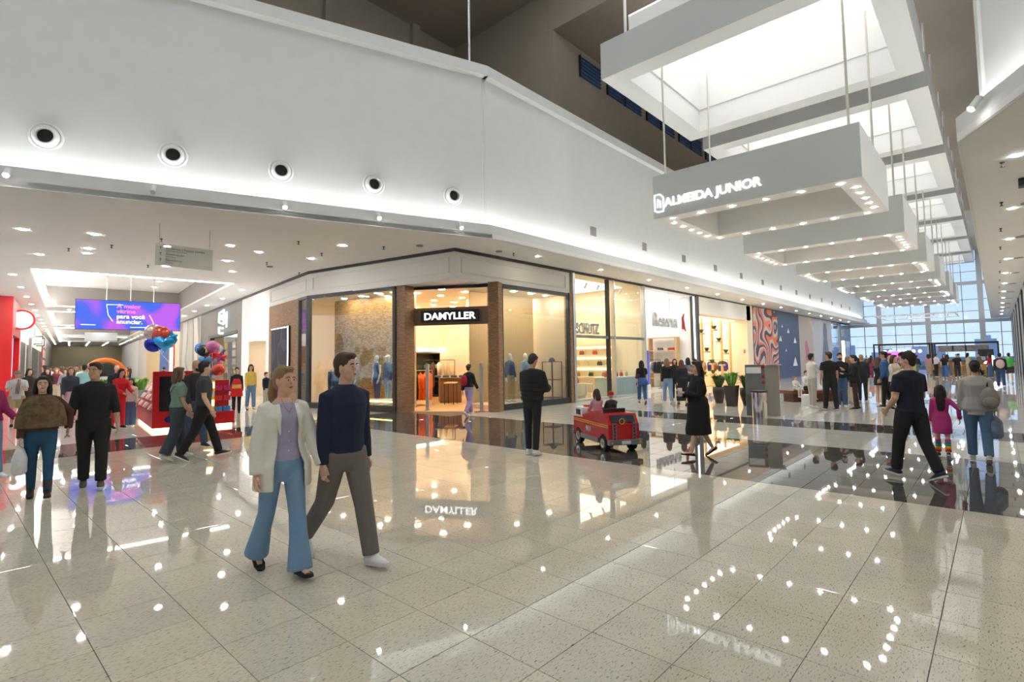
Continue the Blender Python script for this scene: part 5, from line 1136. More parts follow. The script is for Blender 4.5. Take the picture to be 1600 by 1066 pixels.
cl2 = [((90, 160, 220), 'round', 'light blue'), ((60, 70, 90), 'round', 'slate'), ((240, 196, 50), 'star', 'golden'), ((226, 130, 190), 'round', 'pink'), ((210, 210, 220), 'round', 'silver'), ((40, 150, 200), 'star', 'cyan'), ((120, 60, 150), 'heart', 'purple'), ((210, 40, 60), 'heart', 'red'), ((180, 200, 210), 'round', 'pale silver'), ((200, 60, 90), 'star', 'crimson'), ((80, 150, 200), 'heart', 'blue'), ((150, 190, 200), 'round', 'mint'), ((200, 90, 170), 'round', 'magenta'), ((70, 100, 190), 'star', 'royal blue'), ((230, 90, 70), 'round', 'coral'), ((170, 180, 220), 'heart', 'lilac')]
pos2 = [(313, 545), (318, 548), (327, 545), (332, 542), (338, 546), (345, 550), (323, 554), (332, 556), (339, 560), (346, 558), (321, 564), (329, 567), (337, 570), (327, 577), (341, 578), (333, 582)]
for (u, v), (c, kd, nm) in zip(pos2, cl2): balloon(u, v, 17.6 + random.uniform(-.5, .5), .2, c, kd, nm + ' foil balloon in the bunch above the sweets kiosk', tie2, 'bunch of balloons above the kiosk')

# ---- toy fire engine
TA = math.atan2(.85, .52); ft = thing('toy_fire_engine', 'red ride-on toy fire engine with yellow stripes and number 911', 'toy car', (8.98, 5.80, 0), TA)
M_TRED = mat('toy_red', rgb(206, 24, 28), .25, noise=.02); M_TGR = mat('toy_grey', rgb(128, 132, 138), .4); M_TYE = mat('toy_yellow', rgb(236, 178, 40), .4); M_RUB = mat('rubber', rgb(30, 30, 32), .7)
def sideprof(prof, y0, y1):
    b = MB(); n = len(prof); b.add([(x, y0, z) for x, z in prof] + [(x, y1, z) for x, z in prof], [tuple(range(n)), tuple(range(2*n-1, n-1, -1))] + [(i, n + i, n + (i+1) % n, (i+1) % n) for i in range(n)]); return b
def arch(cx, r, n=7): return [(cx + r * math.cos(PI * i / n), .14 + r * math.sin(PI * i / n)) for i in range(n + 1)]
prof = [(.82, .2), (.82, .52), (.60, .56), (.60, .60), (.12, .60), (.02, .69), (-.68, .69), (-.80, .50), (-.82, .2)] + arch(-.575, .17)[::-1] + [(-.3, .16), (.3, .16)] + arch(.575, .17)[::-1]
sideprof(prof, -.31, .31).build('body', M_TRED, ft)
b = sideprof([(.80, .52), (.74, .72), (.36, .72), (.36, .54)], -.28, .315); b.build('cab', M_PURE, ft)
for y in (-.30, .317): MB().box(.44, y - .003, .57, .66, y + .003, .68).build('cab_window', mat('toy_window', rgb(44, 52, 66), .15), ft)
MB().box(.79, -.24, .56, .80, .26, .69).build('windscreen', mat('toy_window', rgb(44, 52, 66), .15), ft)
MB().box(.5, -.16, .72, .6, .18, .76).build('light_bar', M_TRED, ft)
b = MB(); b.add([(-.70, -.24, .66), (-.70, .24, .66), (-.785, .24, .54), (-.785, -.24, .54), (-.72, -.24, .665), (-.72, .24, .665), (-.80, .24, .545), (-.80, -.24, .545)], [(4, 5, 6, 7), (0, 3, 2, 1), (0, 1, 5, 4), (2, 3, 7, 6)]); b.build('rear_window', mat('toy_window', rgb(44, 52, 66), .15), ft)
for s in (-1, 1):
    for z in (.44, .475): MB().box(-.80, s * .311 - .004, z, .80, s * .311 + .004, z + .018).build('stripe', M_TYE, ft)
    MB().box(-.40, s * .31 - .03, .13, .40, s * .31 + .03, .22).build('side_step', M_TGR, ft)
    for x in (-.575, .575):
        b = MB(); b.tube([(x, s * .30 - .07 * s, .145), (x, s * .32, .145)], .145, 22, lat=(0, 0, 1)); wh = b.build('wheel', M_RUB, ft)
        b = MB(); b.tube([(x, s * .315, .145), (x, s * .326, .145)], .088, 18, lat=(0, 0, 1)); b.build('hub_cap', M_STEEL, wh)
        b = MB(); b.tube([(x, s * .325, .145), (x, s * .332, .145)], .03, 10, lat=(0, 0, 1)); b.build('hub_centre', M_TGR, wh)
for x, nm in ((.84, 'front_bumper'), (-.84, 'rear_bumper')): MB().box(x - .05, -.33, .14, x + .05, .33, .23).build(nm, M_TGR, ft)
MB().box(-.9, -.09, .155, -.89, .09, .215).build('number_plate', M_PURE, ft)
for s in (-1, 1):
    b = MB()
    for q in (-.03, .03): b.box(-.845, s * .2 + q - .008, .24, -.825, s * .2 + q + .008, .54)
    for z in (.27, .33, .39, .45, .51): b.box(-.84, s * .2 - .03, z, -.825, s * .2 + .03, z + .012)
    b.build('ladder', M_TGR, ft); MB().box(-.9, s * .28 - .02, .165, -.885, s * .28 + .02, .205).build('tail_light', M_TYE, ft)
b = MB(); b.tube([(-.835, .05 + .05 * math.cos(q * .7), .56 + .05 * math.sin(q * .7)) for q in range(10)], .008, 6); b.build('hose', M_TYE, ft)
w_ = ft.matrix_world; TM = Matrix.Translation((8.98, 5.8, 0)) @ Matrix.Rotation(TA, 4, 'Z'); q = TM @ Vector((.06, .318, .29)); text('911', .15, M_PURE, q, TA + PI/2, ft, .003, 'CENTER', .005)
b = MB(); b.tube([(.30, .02, .60), (.22, .02, .70)], .012, 6); b.tube([(.22 + .0, .02 + .09 * math.cos(2*PI*i/10), .70 + .07 * math.sin(2*PI*i/10)) for i in range(11)], .012, 6); b.build('steering_wheel', M_RUB, ft)
MB().box(-.46, -.22, .66, -.40, .22, .76).build('seat_back', M_RUB, ft)

# ---- info kiosk, bin, planters, bench
ik_ = thing('info_terminal', 'grey steel information terminal with red stickers and a granite side', 'terminal', (16.35, 5.1, 0), math.radians(20))
MB().box(-.22, -.05, .62, .12, .46, 1.47).build('steel_cabinet', mat('cabinet_grey', rgb(136, 136, 136), .35, metal=.5, noise=.03), ik_); MB().box(-.2, -.05, 0, .12, .46, .62).build('stone_base', M_SHGREY, ik_)
MB().box(-.20, -.42, 0, .22, -.05, 1.45).build('stone_side', mat('speckled_stone', rgb(168, 162, 152), .3, noise=.2, scale=60), ik_)
MB().box(-.232, .04, 1.22, -.22, .44, 1.40).build('notice', M_PURE, ik_)
for y, z, r in ((-.01, 1.40, .05), (-.01, 1.12, .045), (-.01, .96, .045)): b = MB(); b.tube([(-.222, y, z), (-.232, y, z)], r, 16); b.build('red_sticker', mat('sticker_red', rgb(170, 30, 40), .4, noise=0), ik_)
MB().box(-.26, -.5, 1.45, .26, -.1, 1.48).build('ledge', M_ALU, ik_)
bn = thing('litter_bin', 'round shiny steel litter bin with a dark rim beside the terminal', 'bin', (15.75, 5.02, 0))
MB().cyl((0, 0), .2, 0.0, .7, 28).build('drum', M_CHROME, bn, smooth=False); MB().cyl((0, 0), .215, .70, .745, 28).build('rim', M_DARK, bn); MB().cyl((0, 0), .19, .745, .765, 28, .15).build('lid', M_STEEL, bn)
def planter(p, h, r0, r1, lab, sq, seed, lf):
    t = thing('potted_plant', lab, 'plant', (p[0], p[1], 0))
    if sq: b = MB(); b.add([(x * r0, y * r0, 0) for x, y in ((-1, -1), (1, -1), (1, 1), (-1, 1))] + [(x * r1, y * r1, h) for x, y in ((-1, -1), (1, -1), (1, 1), (-1, 1))], [(3, 2, 1, 0), (4, 5, 6, 7), (0, 1, 5, 4), (1, 2, 6, 5), (2, 3, 7, 6), (3, 0, 4, 7)])
    else:
        b = MB(); pr_ = [(r0 * .75, 0), (r0 * .95, h * .2), (r1 * 1.02, h * .65), (r1, h), (r1 - .04, h), (r1 - .05, h - .06)]; n = 24
        b.add([(r * math.cos(2*PI*i/n), r * math.sin(2*PI*i/n), z) for r, z in pr_ for i in range(n)], [(j*n + i, j*n + (i+1) % n, (j+1)*n + (i+1) % n, (j+1)*n + i) for j in range(len(pr_)-1) for i in range(n)] + [tuple(range(n-1, -1, -1))])
    b.build('pot', mat('pot_brown', rgb(66, 54, 50), .3, noise=.1), t, smooth=not sq); MB().cyl((0, 0), r1 - .045, h - .07, h - .05, 20).build('soil', M_DIRT, t)
    tuft(110, .40, .55, seed, .03).build('foliage', lf, t, (0, 0, h - .06))
q = F(1124, 630); planter(q, .60, .17, .22, 'dark round pot with drooping green leaves beside the square planter', False, 3, M_LEAF)
q = F(1144, 635); planter(q, .72, .14, .2, 'tall square dark planter with bright green fern fronds', True, 4, M_LEAF2)
q = F(1168, 634); planter(q, .62, .17, .23, 'dark brown rounded pot with leafy plant right behind the terminal', False, 5, M_LEAF)
bc_ = thing('bench', 'low brown upholstered bench with white slab where children sit', 'bench', (22.6, 5.1, 0), math.radians(-40))
MB().box(-1.3, -.35, .30, 1.3, .35, .42).build('seat', mat('brown_leather', rgb(122, 66, 46), .5), bc_); MB().box(-1.2, -.28, 0, 1.2, .28, .30).build('base', mat('dark_brown', rgb(84, 48, 36), .5), bc_)
tag(MB().prism([(-.2, -.12), (.2, -.12), (.2, .12), (-.2, .12)], 0, .38).build('shopping_bag', mat('white_paper', rgb(240, 240, 238), .6), None, tuple(F(1261, 634))), 'white paper shopping bag standing on the floor before the bench', 'bag')

# ---- cafe at the window wall
XC = 60.0
def portal(y0, y1, lab):
    t = thing('cafe_portal', lab, 'frame', (XC, (y0 + y1) / 2, 0)); w = (y1 - y0) / 2
    for y in (-w, w):
        for x in (0, 3): MB().box(x - .06, y - .06, 0, x + .06, y + .06, 2.68).build('post', M_BLACK, t)
    for x in (0, 3): MB().box(x - .06, -w, 2.6, x + .06, w, 2.72).build('beam', M_BLACK, t)
    for y in (-w, w): MB().box(0, y - .06, 2.6, 3, y + .06, 2.72).build('beam', M_BLACK, t)
    return t
portal(4.45, 8.6, 'black portal frame of the kiosk with hanging lamps'); p2_ = portal(-.05, 4.3, 'black portal frame of the cafe with menu boards')
for i, (y, w) in enumerate(((3.5, .55), (2.55, .5), (1.85, .3), (1.05, .5))): MB().box(2.9, y - 2.12 - w, 1.9, 2.94, y - 2.12 + w, 2.45).build('menu_board', mat('menu_print', rgb(140, 134, 130), .5, noise=.3, scale=6), p2_)
for i in range(6):
    t = thing('pendant_lamp', 'glowing amber pendant lamp under the kiosk frame', 'lamp', (XC + .5 + (i % 2), 5.2 + .55 * i, 2.0), 0, 'pendant lamps of the kiosk'); MB().tube([(0, 0, .1), (0, 0, .62)], .01, 5).build('cord', M_BLACK, t); MB().ball((0, 0, 0), (.13, .13, .15), 10, 8).build('shade', emis('amber_lamp', (1.0, .72, .4), 2.5), t)
cn = thing('cafe_counter', 'long timber cafe counter below the menu boards', 'counter', (XC + 2.2, 2.2, 0)); MB().box(-.35, -2, 0, .35, 2, 1.05).build('body', mat('cafe_timber', rgb(150, 108, 66), .5, noise=.15), cn); MB().box(-.4, -2.05, 1.05, .4, 2.05, 1.1).build('top', M_DARK, cn)
tv = thing('screen_stand', 'black monitor on a stand at the cafe counter', 'screen', (XC + .5, .75, 0)); MB().box(-.03, -.5, 1.45, .03, .5, 2.05).build('monitor', M_BLACK, tv); MB().cyl((0, 0), .04, 0.03, 1.45, 10).build('pole', M_BLACK, tv); MB().cyl((0, 0), .25, 0, .03, 16).build('base', M_BLACK, tv)
rs = thing('menu_sign', 'glowing purple and pink menu screen of the kiosk', 'screen', (XC - .2, 7.0, 0)); MB().box(0, -.75, .7, .08, .75, 2.0).build('display', emis('menu_purple', rgb(190, 90, 210), .9), rs); MB().box(0, -.7, 0, .08, .7, .7).build('base', M_BLACK, rs)
cl = thing('cloud_sign', 'glowing white cloud-shaped sign standing at the cafe', 'sign', (XC - 2, .35, .9)); b = MB()
for (y, z, r) in ((0, 0, .3), (.3, -.05, .24), (-.3, -.05, .24), (0, .25, .2), (0, .5, .13)): b.ball((0, y, z), (.06, r, r), 14, 10)
b.build('cloud', emis('cloud_white', (1, 1, 1), 1.3), cl, smooth=True); MB().cyl((0, 0), .04, -.9, -.2, 8).build('pole', M_BLACK, cl)
def cafe_chair(p, rz, lab):
    t = thing('cafe_chair', lab, 'chair', (p[0], p[1], 0), rz, 'cafe chairs'); m = mat('chair_wood', rgb(190, 140, 80), .5)
    MB().box(-.2, -.2, .43, .2, .2, .47).build('seat', m, t); MB().box(-.2, -.2, .47, -.16, .2, .9).build('backrest', m, t)
    for sx in (-.17, .17):
        for sy in (-.17, .17): MB().box(sx - .02, sy - .02, 0, sx + .02, sy + .02, .43).build('leg', m, t)
for i in range(5):
    x, y = 55 + 1.6 * (i % 2), .9 + 1.5 * i
    t = thing('cafe_table', 'small square cafe table near the window wall', 'table', (x, y, 0), 0, 'cafe tables'); MB().box(-.35, -.35, .72, .35, .35, .75).build('table_top', M_WOOD, t); MB().cyl((0, 0), .04, .03, .72, 10).build('stem', M_BLACK, t); MB().cyl((0, 0), .25, 0, .03, 14).build('foot', M_BLACK, t)
    cafe_chair((x - .7, y), 0, 'wooden cafe chair facing the window wall'); cafe_chair((x + .7, y), PI, 'wooden cafe chair facing the mall')
tk = thing('track_light', 'thin white rectangular track light hung before the window wall', 'light fixture', (63.0, 5.47, 5.3)); b = MB()
for (a, c) in (((-3, -2.9), (3, -2.9)), ((3, -2.9), (3, 2.9)), ((3, 2.9), (-3, 2.9)), ((-3, 2.9), (-3, -2.9))): b.tube([(a[0], a[1], 0), (c[0], c[1], 0)], .06, 6)
b.build('track', M_PURE, tk)
for x in (-2.1, 2.1):
    for y in (-2.9, 2.9): MB().tube([(x, y, 0), (x, y, 1.21)], .012, 5).build('cable', M_STEEL, tk)
for i in range(6): MB().tube([(-3, -2.4 + .96 * i, -.02), (-3.05, -2.4 + .96 * i, -.25)], .06, 8).build('spot', M_PURE, tk)
# ---- promotional stand and planter box in the left-hand mall
ar = thing('promo_stand', 'orange and black round-topped promotional stand in the left-hand mall', 'stand', tuple(F(163, 617))); b = MB(); b.tube([(0, 0, .1), (0, .06, .1)], .1, 8)
MB().box(-.8, -.3, 0, .8, .3, 1.1).build('counter', mat('stand_grey', rgb(200, 196, 200), .5), ar)
b = MB(); b.tube([(1.0 * math.cos(PI * i / 12), 0, 1.1 + 1.0 * math.sin(PI * i / 12)) for i in range(13)], .14, 8, lat=(0, 1, 0)); b.build('arch', mat('stand_orange', rgb(230, 120, 40), .5), ar)
b = MB(); b.ball((0, 0, 1.3), (.65, .12, .6), 16, 10); b.build('panel', M_BLACK, ar)
gp = thing('planter_box', 'grey planter box with leafy green plants behind the kiosk', 'plant', tuple(F(190, 640)), C_ANG); MB().box(-.6, -.9, 0, .6, .9, .75).build('box', mat('planter_grey', rgb(150, 148, 144), .6), gp)
for i in range(4): tuft(70, .5, .55, 20 + i, .04).build('foliage', M_LEAF2, gp, (-.2 + .4 * (i % 2), -.6 + .4 * i, .72))
# ================================================================== WHO IS WHERE
IR, IL, TC, AW = math.radians(-47.4), math.radians(132.6), math.radians(-137.5), math.radians(42.5)
rad = math.radians
def tocam(p): return math.atan2(-p.y, -p.x)
def bag_on(pr, name, lab_part, pts, r, m): return MB().tube([pr['P'](pr['tr'](v)) for v in pts], r, 8).build(name, m, pr['root'], smooth=True)
WH = ((236, 236, 234), 'sneaker'); BKS = ((30, 30, 32), 'sneaker')
# ---- couple in front
pw, pm = F(440, 898), F(538, 880); hand = Vector((2.20, 4.17, .80))
def local(p, face, pt, k): v = Matrix.Rotation(-face, 3, 'Z') @ (pt - Vector((p.x, p.y, 0))); return v / k
fw_, fm_ = rad(-92), rad(-84)
lw_ = local(pw, fw_, hand, 1.67 / 1.75); lm_ = local(pm, fm_, hand, 1.81 / 1.75)
hx = lambda v, d: (v.x, v.y, v.z + d)
A = person('woman in a white blazer, lilac shirt and flared light-blue jeans walking hand in hand', pw.x, pw.y, fw_, 1.67, dict(legs=((.22, .06), (-.26, .30)), arms=(('ik', hx(lw_, .03)), (.06, .24, .12, 0))), True, ('blazer', (240, 236, 224), .72, (176, 170, 202)), ('flare', (128, 164, 200)), ((28, 26, 28), 'flat'), ('pony', (150, 116, 82)), SK_L, 1.0, .014, 0, (.32, .02), True)
t_ = A['P']; tr_ = A['tr']
MB().tube([t_(tr_((.068, .045, 1.475))), t_(tr_((.112, .03, 1.40))), t_(tr_((.125, 0, 1.36))), t_(tr_((.112, -.03, 1.40))), t_(tr_((.068, -.045, 1.475)))], .003, 6).build('necklace', mat('gold', rgb(206, 168, 90), .3, metal=1.0), A['root'])
for zz in (1.28, 1.2, 1.12, 1.04): MB().ball(t_(tr_((.118, 0, zz))), (.004, .006, .006), 8, 6).build('button', M_PURE, A['root'])
B = person('man in a navy sweater, grey chinos and white trainers walking hand in hand', pm.x, pm.y, fm_, 1.81, dict(legs=((.30, .05), (-.34, .38)), arms=((-.06, .10, .18, 0), ('ik', hx(lm_, .03)))), False, ('long', (30, 40, 66), .93), ('reg', (122, 114, 108)), ((238, 238, 236), 'sneaker'), ('short', (74, 54, 40)), SK_L, 1.04, .014, 0, (.36, .0), True)
q = B['arm'][0]; MB().tube([q[2].lerp(q[1], .16), q[2].lerp(q[1], .05)], .034, 14).build('watch', mat('watch_brown', rgb(70, 46, 36), .5), B['root'])
# ---- couple coming out of the left-hand mall
p = F(143, 764); q = F(60, 779); hand = (p + q) / 2 + Vector((0, 0, .84)); f1, f2 = rad(-100), rad(-97)
l1 = local(p, f1, hand, 1.72 / 1.75); l2 = local(q, f2, hand, 1.55 / 1.75)
C_ = person('man in a black sweater and black jeans beside the woman in the shawl', p.x, p.y, f1, 1.73, dict(legs=((.12, .05), (-.12, .16)), arms=((-.05, .22, .25, 0), ('ik', hx(l1, .0)))), False, ('long', (30, 30, 32), .92, 'mid'), ('reg', (34, 34, 36)), ((90, 88, 66), 'sneaker'), ('short', (44, 34, 28)), SK_M, 1.12, .016, 0, (-.5, 0), True)
D_ = person('woman in a brown patterned shawl, teal jeans and ankle boots', q.x, q.y, f2, 1.56, dict(legs=((.14, .05), (-.12, .2)), arms=(('ik', hx(l2, .0)), (.0, .16, .25, 0))), True, ('jacket', (84, 58, 40), .96), ('pants', (40, 84, 116)), ((66, 50, 42), 'boot'), ('long', (40, 28, 24)), SK_L, 1.08, .016, 0, (0, 0), True)
b = MB(); P_, T_ = D_['P'], D_['tr']
b.tube([P_(T_((0, 0, 1.0))), P_(T_((0, 0, 1.12))), P_(T_((0, 0, 1.28))), P_(T_((0, 0, 1.40))), P_(T_((0, 0, 1.47)))], [(.265, .18), (.26, .175), (.23, .16), (.18, .13), (.10, .09)], 18, lat=(0, 1, 0))
o = b.build('shawl', mat('shawl_print', rgb(104, 84, 58), .8, noise=.45, scale=16), D_['root'], smooth=True); remesh(o, .012, 4)
w_ = D_['world'](D_['arm'][1][2]); bg_ = thing('plastic_bag', 'white plastic carrier bag hanging from the hand of the shawl woman', 'bag', (w_.x, w_.y, w_.z - .46), f2)
b = MB(); b.tube([(0, 0, 0), (0, 0, .03), (0, 0, .2), (0, 0, .3), (0, 0, .37)], [(.09, .05), (.12, .08), (.12, .08), (.08, .05), (.03, .02)], 14); b.build('sack', mat('thin_plastic', rgb(226, 226, 228), .3, noise=.05), bg_, smooth=True)
MB().tube([(0, .03, .34), (0, .02, .44), (0, -.02, .44), (0, -.03, .34)], .008, 6).build('handle', mat('thin_plastic', rgb(226, 226, 228), .3), bg_); text('21', .11, mat('print_red', rgb(190, 70, 60), .6), (w_.x + .085 * math.cos(f2), w_.y + .085 * math.sin(f2), w_.z - .33), f2, bg_, .002)
q = F(-24, 752); person('person in a magenta jacket with outstretched hand beside the shawl woman', q.x, q.y, rad(-60), 1.62, dict(legs=((.2, .06), (-.15, .2)), arms=((.35, .1, .6, 0), (.1, .1, .3, 0))), True, ('jacket', (150, 30, 92)), ('pants', (110, 140, 176)), WH, ('long', (50, 36, 30)), SK_L, 1.1, .018)
# ---- trio at the sweets kiosk
q = F(316, 719); person('man in a dark grey T-shirt and black trousers striding past the kiosk', q.x, q.y, rad(-18), 1.76, dict(legs=((.34, .06), (-.30, .22)), arms=((.0, .12, .35, .1), (.05, .14, .4, .15))), False, ('tee', (62, 66, 70), .9), ('reg', (30, 30, 32)), ((38, 38, 40), 'sneaker'), ('short', (34, 28, 26)), SK_L, 1.08, .016, 0, (.25, 0))
q = F(276, 719); g_ = person('woman in a sage green top and dark wide trousers with a thin crossbody strap', q.x, q.y, rad(5), 1.64, dict(legs=((.20, .06), (-.2, .2)), arms=((.1, .1, .5, .1), (.05, .12, .45, .1))), True, ('tee', (126, 156, 136), .98), ('wide', (66, 74, 82)), WH, ('bob', (104, 78, 56)), SK_L, 1.14, .016)
bag_on(g_, 'strap', '', [(.10, -.12, 1.44), (-.12, -.10, 1.38), (-.16, .02, 1.2), (-.12, .17, 1.0)], .006, M_BLACK); bag_on(g_, 'bag', '', [(-.02, .19, 1.0), (-.02, .20, .82)], .06, M_BLACK)
q = F(304, 702); person('bald bearded man in dark clothes facing the sage-topped woman', q.x, q.y, rad(-75), 1.78, STROLL, False, ('long', (48, 44, 48)), ('reg', (62, 80, 110)), ((40, 44, 56), 'sneaker'), ('bald', (50, 38, 32)), SK_M, 1.08, .018, 0, (.4, 0), beard=True)
q = F(369, 647); g_ = person('kiosk attendant in a red and yellow apron over black clothes', q.x, q.y, tocam(q), 1.6, STAND, True, ('long', (34, 34, 38)), ('pants', (32, 32, 34)), BKS, ('bun', (40, 30, 28)), SK_L, 1.05, .018)
MB().tube([g_['P'](g_['tr'](v)) for v in ((.08, 0, .66), (.11, 0, .9), (.11, 0, 1.1), (.115, 0, 1.32))], [(.20, .08), (.19, .07), (.16, .06), (.09, .05)], 16, lat=(0, 1, 0)).build('apron', mat('apron_red', rgb(206, 40, 46), .8), g_['root'], smooth=True); MB().tube([g_['P'](g_['tr'](v)) for v in ((.13, 0, .96), (.135, 0, 1.1))], [(.15, .06), (.14, .055)], 16, lat=(0, 1, 0)).build('apron_pocket', mat('apron_yellow', rgb(232, 190, 90), .8), g_['root'], smooth=True)
q = F(391, 641); person('laughing woman in a yellow sweater and blue jeans', q.x, q.y, tocam(q) + .2, 1.67, STROLL, True, ('long', (226, 200, 96)), ('reg', (104, 140, 180)), ((60, 50, 48), 'flat'), ('long', (36, 26, 24)), SK_L, 1, .018)
q = F(415, 637); person('boy in a navy top beside the woman in yellow', q.x, q.y, tocam(q) + .9, 1.38, STAND, False, ('long', (34, 44, 70)), ('pants', (196, 190, 180)), WH, ('short', (36, 28, 26)), SK_L, .95, .02)
q = F(184, 671); person('long-haired woman in a red cardigan and red trousers pointing at the sweets', q.x, q.y, rad(-70), 1.62, dict(legs=((.1, .05), (-.1, .1)), arms=((.6, .05, .6, .2), (.5, .05, .7, .2))), True, ('jacket', (206, 30, 40), .9), ('pants', (208, 32, 44)), BKS, ('vlong', (34, 24, 24)), SK_L, 1.02, .018, .12)
q = F(203, 668); person('girl in a white cardigan and blue jeans at the sweets rack', q.x, q.y, rad(-110), 1.36, STAND, True, ('long', (228, 222, 212), .9), ('wide', (86, 122, 168)), WH, ('vlong', (34, 26, 24)), SK_L, .95, .018, 0, (0, .2))
q = F(180, 653); person('bald man in a dark jacket behind the woman in red', q.x, q.y, rad(-80), 1.74, STAND, False, ('jacket', (36, 38, 46)), ('pants', (40, 40, 44)), BKS, ('bald', (60, 50, 44)), SK_L, 1.05, .022)
q = F(108, 662); person('woman in a denim jacket and long floral skirt', q.x, q.y, tocam(q) + .1, 1.67, STROLL, True, ('jacket', (52, 58, 74), .98), ('skirt', (200, 160, 164), .06), ((200, 180, 160), 'flat'), ('long', (120, 84, 56)), SK_L, 1.04, .018)
bpy.data.objects[-1] if False else None
q = F(130, 648); person('man in a pale turquoise shirt walking away down the left-hand mall', q.x, q.y, rad(60), 1.76, STROLL, False, ('shirt', (150, 204, 208)), ('pants', (60, 66, 84)), BKS, ('short', (30, 26, 26)), SK_M, 1.05, .022)
q = F(72, 642); person('woman in a black dress looking at her phone by the left-hand shops', q.x, q.y, tocam(q), 1.66, PHONE, True, ('long', (30, 28, 30)), ('skirt', (32, 30, 32), .4), BKS, ('vlong', (66, 46, 36)), SK_L, 1, .022)
q = F(24, 668); g_ = person('person in a hat, patterned scarf and khaki shorts by the red shop', q.x, q.y, tocam(q), 1.62, PHONE, False, ('tee', (196, 198, 204), .85), ('shorts', (176, 150, 116)), BKS, ('cap', (130, 110, 90)), SK_M, 1.1, .02); MB().tube([g_['P'](g_['tr'](v)) for v in ((.12, .05, 1.46), (.15, .03, 1.3), (.15, 0, 1.02))], [.04, .045, .05], 10).build('scarf', stripe_mat('scarf_check', [rgb(40, 36, 38), rgb(190, 170, 150)], 9, 2), g_['root'], smooth=True)
q = F(43, 652); person('person in a dark coat near the red shop', q.x, q.y, tocam(q) + .5, 1.66, STAND, True, ('coat', (58, 46, 44), .6), ('pants', (50, 52, 60)), BKS, ('bob', (40, 30, 28)), SK_L, 1, .022)
# ---- at the corner shop and the fire engine
q = F(733, 651); g_ = person('woman in lilac trousers and a dark jacket entering the corner shop', q.x, q.y, rad(15), 1.6, WALK, True, ('jacket', (40, 42, 46), .98), ('reg', (178, 158, 200)), WH, ('bun', (60, 44, 36)), SK_L, .98, .018)
MB().ball(g_['P'](g_['tr'](((-.18, .08, 1.2)))), (.09, .12, .17), 14, 10).build('red_backpack', mat('pack_red', rgb(190, 30, 50), .6), g_['root'], smooth=True)
q = F(833, 711); person('man in a black quilted puffer jacket looking down at his phone', q.x, q.y, rad(12), 1.80, dict(legs=((.03, .03), (-.05, .06)), arms=((.25, .14, 1.2, .35), (.3, .14, 1.35, .35))), False, ('puffer', (34, 34, 36), .93), ('pants', (38, 40, 44)), WH, ('short', (38, 30, 28)), SK_M, 1.02, .014, .05, (-.1, .5))
g_ = person('pregnant woman in a long black dress strolling past the fire engine', *F(1094, 714).xy, IL + .15, 1.62, dict(legs=((.30, .08), (-.22, .30)), arms=((.3, .1, 1.5, .6), (.25, .1, 1.3, .55))), True, ('long', (30, 30, 32), .9), ('dress', (30, 30, 32), .40), ((28, 26, 28), 'flat'), ('long', (48, 32, 30)), SK_L, 1.12, .014, 0, (0, 0), belly=.10)
wp = g_['arm'][0][2]; d_ = (g_['arm'][0][2] - g_['arm'][0][1]).normalized(); MB().box(-.04, -.005, -.07, .04, .005, .07).build('phone', M_PURE, g_['root'], tuple(wp + d_ * .08))
def kid(label, lx, ly, h, top, hair, f=0.0):
    w = TM @ Vector((lx, ly, 0)); return person(label, w.x, w.y, TA + f, h, dict(legs=((1.35, .9), (1.3, .9)), arms=((.7, .05, .5, .1), (.7, .05, .5, .1))), True, top, ('pants', (60, 70, 110)), BKS, hair, SK_L, .92, .014, .08, (0, .05), seat_z=.50)
kid('girl in a pink jacket riding in the toy fire engine', .0, .13, 1.10, ('jacket', (214, 166, 178), .88), ('bob', (70, 50, 40)))
kid('child in a red cap and black coat riding in the toy fire engine', -.06, -.15, 1.02, ('puffer', (44, 42, 46), .88), ('cap', (206, 24, 36)))
# ---- women walking into the white shop
q = F(1004, 632); g_ = person('woman in a black T-shirt with a denim jacket tied at her waist', q.x, q.y, rad(35), 1.62, WALK, True, ('tee', (34, 32, 36), 1.0), ('crop', (58, 98, 150)), ((120, 80, 60), 'flat'), ('bob', (40, 30, 28)), SK_L, 1.05, .018); MB().tube([g_['P'](g_['tr'](v)) for v in ((0, 0, 1.06), (0, 0, .96), (-.03, 0, .78))], [(.15, .125), (.20, .16), (.23, .18)], 16, lat=(0, 1, 0)).build('tied_jacket', mat('denim_tied', rgb(66, 104, 160), .9), g_['root'], smooth=True); bag_on(g_, 'shoulder_bag', '', [(-.1, .16, 1.22), (-.1, .2, 1.02)], .075, mat('bag_burgundy', rgb(84, 40, 44), .6))
q = F(1044, 632); person('woman with very long hair in a black jacket and light jeans', q.x, q.y, rad(38), 1.66, STROLL, True, ('jacket', (32, 32, 34), .98), ('reg', (150, 180, 212)), WH, ('vlong', (130, 108, 84)), SK_L, 1.08, .018)
q = F(1067, 634); person('red-haired woman in a black leather jacket and long black skirt', q.x, q.y, rad(40), 1.6, STROLL, True, ('jacket', (44, 44, 50), .98), ('skirt', (36, 36, 40), .16), ((130, 90, 76), 'flat'), ('long', (112, 56, 44)), SK_L, 1.12, .018)
q = F(1056, 623); person('dark-haired woman in black facing out of the white shop', q.x, q.y, tocam(q), 1.66, STAND, True, ('long', (40, 38, 42)), ('pants', (36, 36, 40)), BKS, ('long', (50, 32, 28)), SK_L, 1, .022)
q = F(1077, 624); g_ = person('person in a blue denim jacket with a grey rucksack', q.x, q.y, rad(40), 1.68, STROLL, True, ('jacket', (62, 88, 130), .95), ('pants', (44, 46, 56)), BKS, ('bob', (34, 28, 28)), SK_L, 1, .022); MB().ball(g_['P'](g_['tr']((-.2, 0, 1.22))), (.09, .14, .2), 12, 8).build('rucksack', mat('pack_grey', rgb(120, 124, 130), .7), g_['root'], smooth=True)
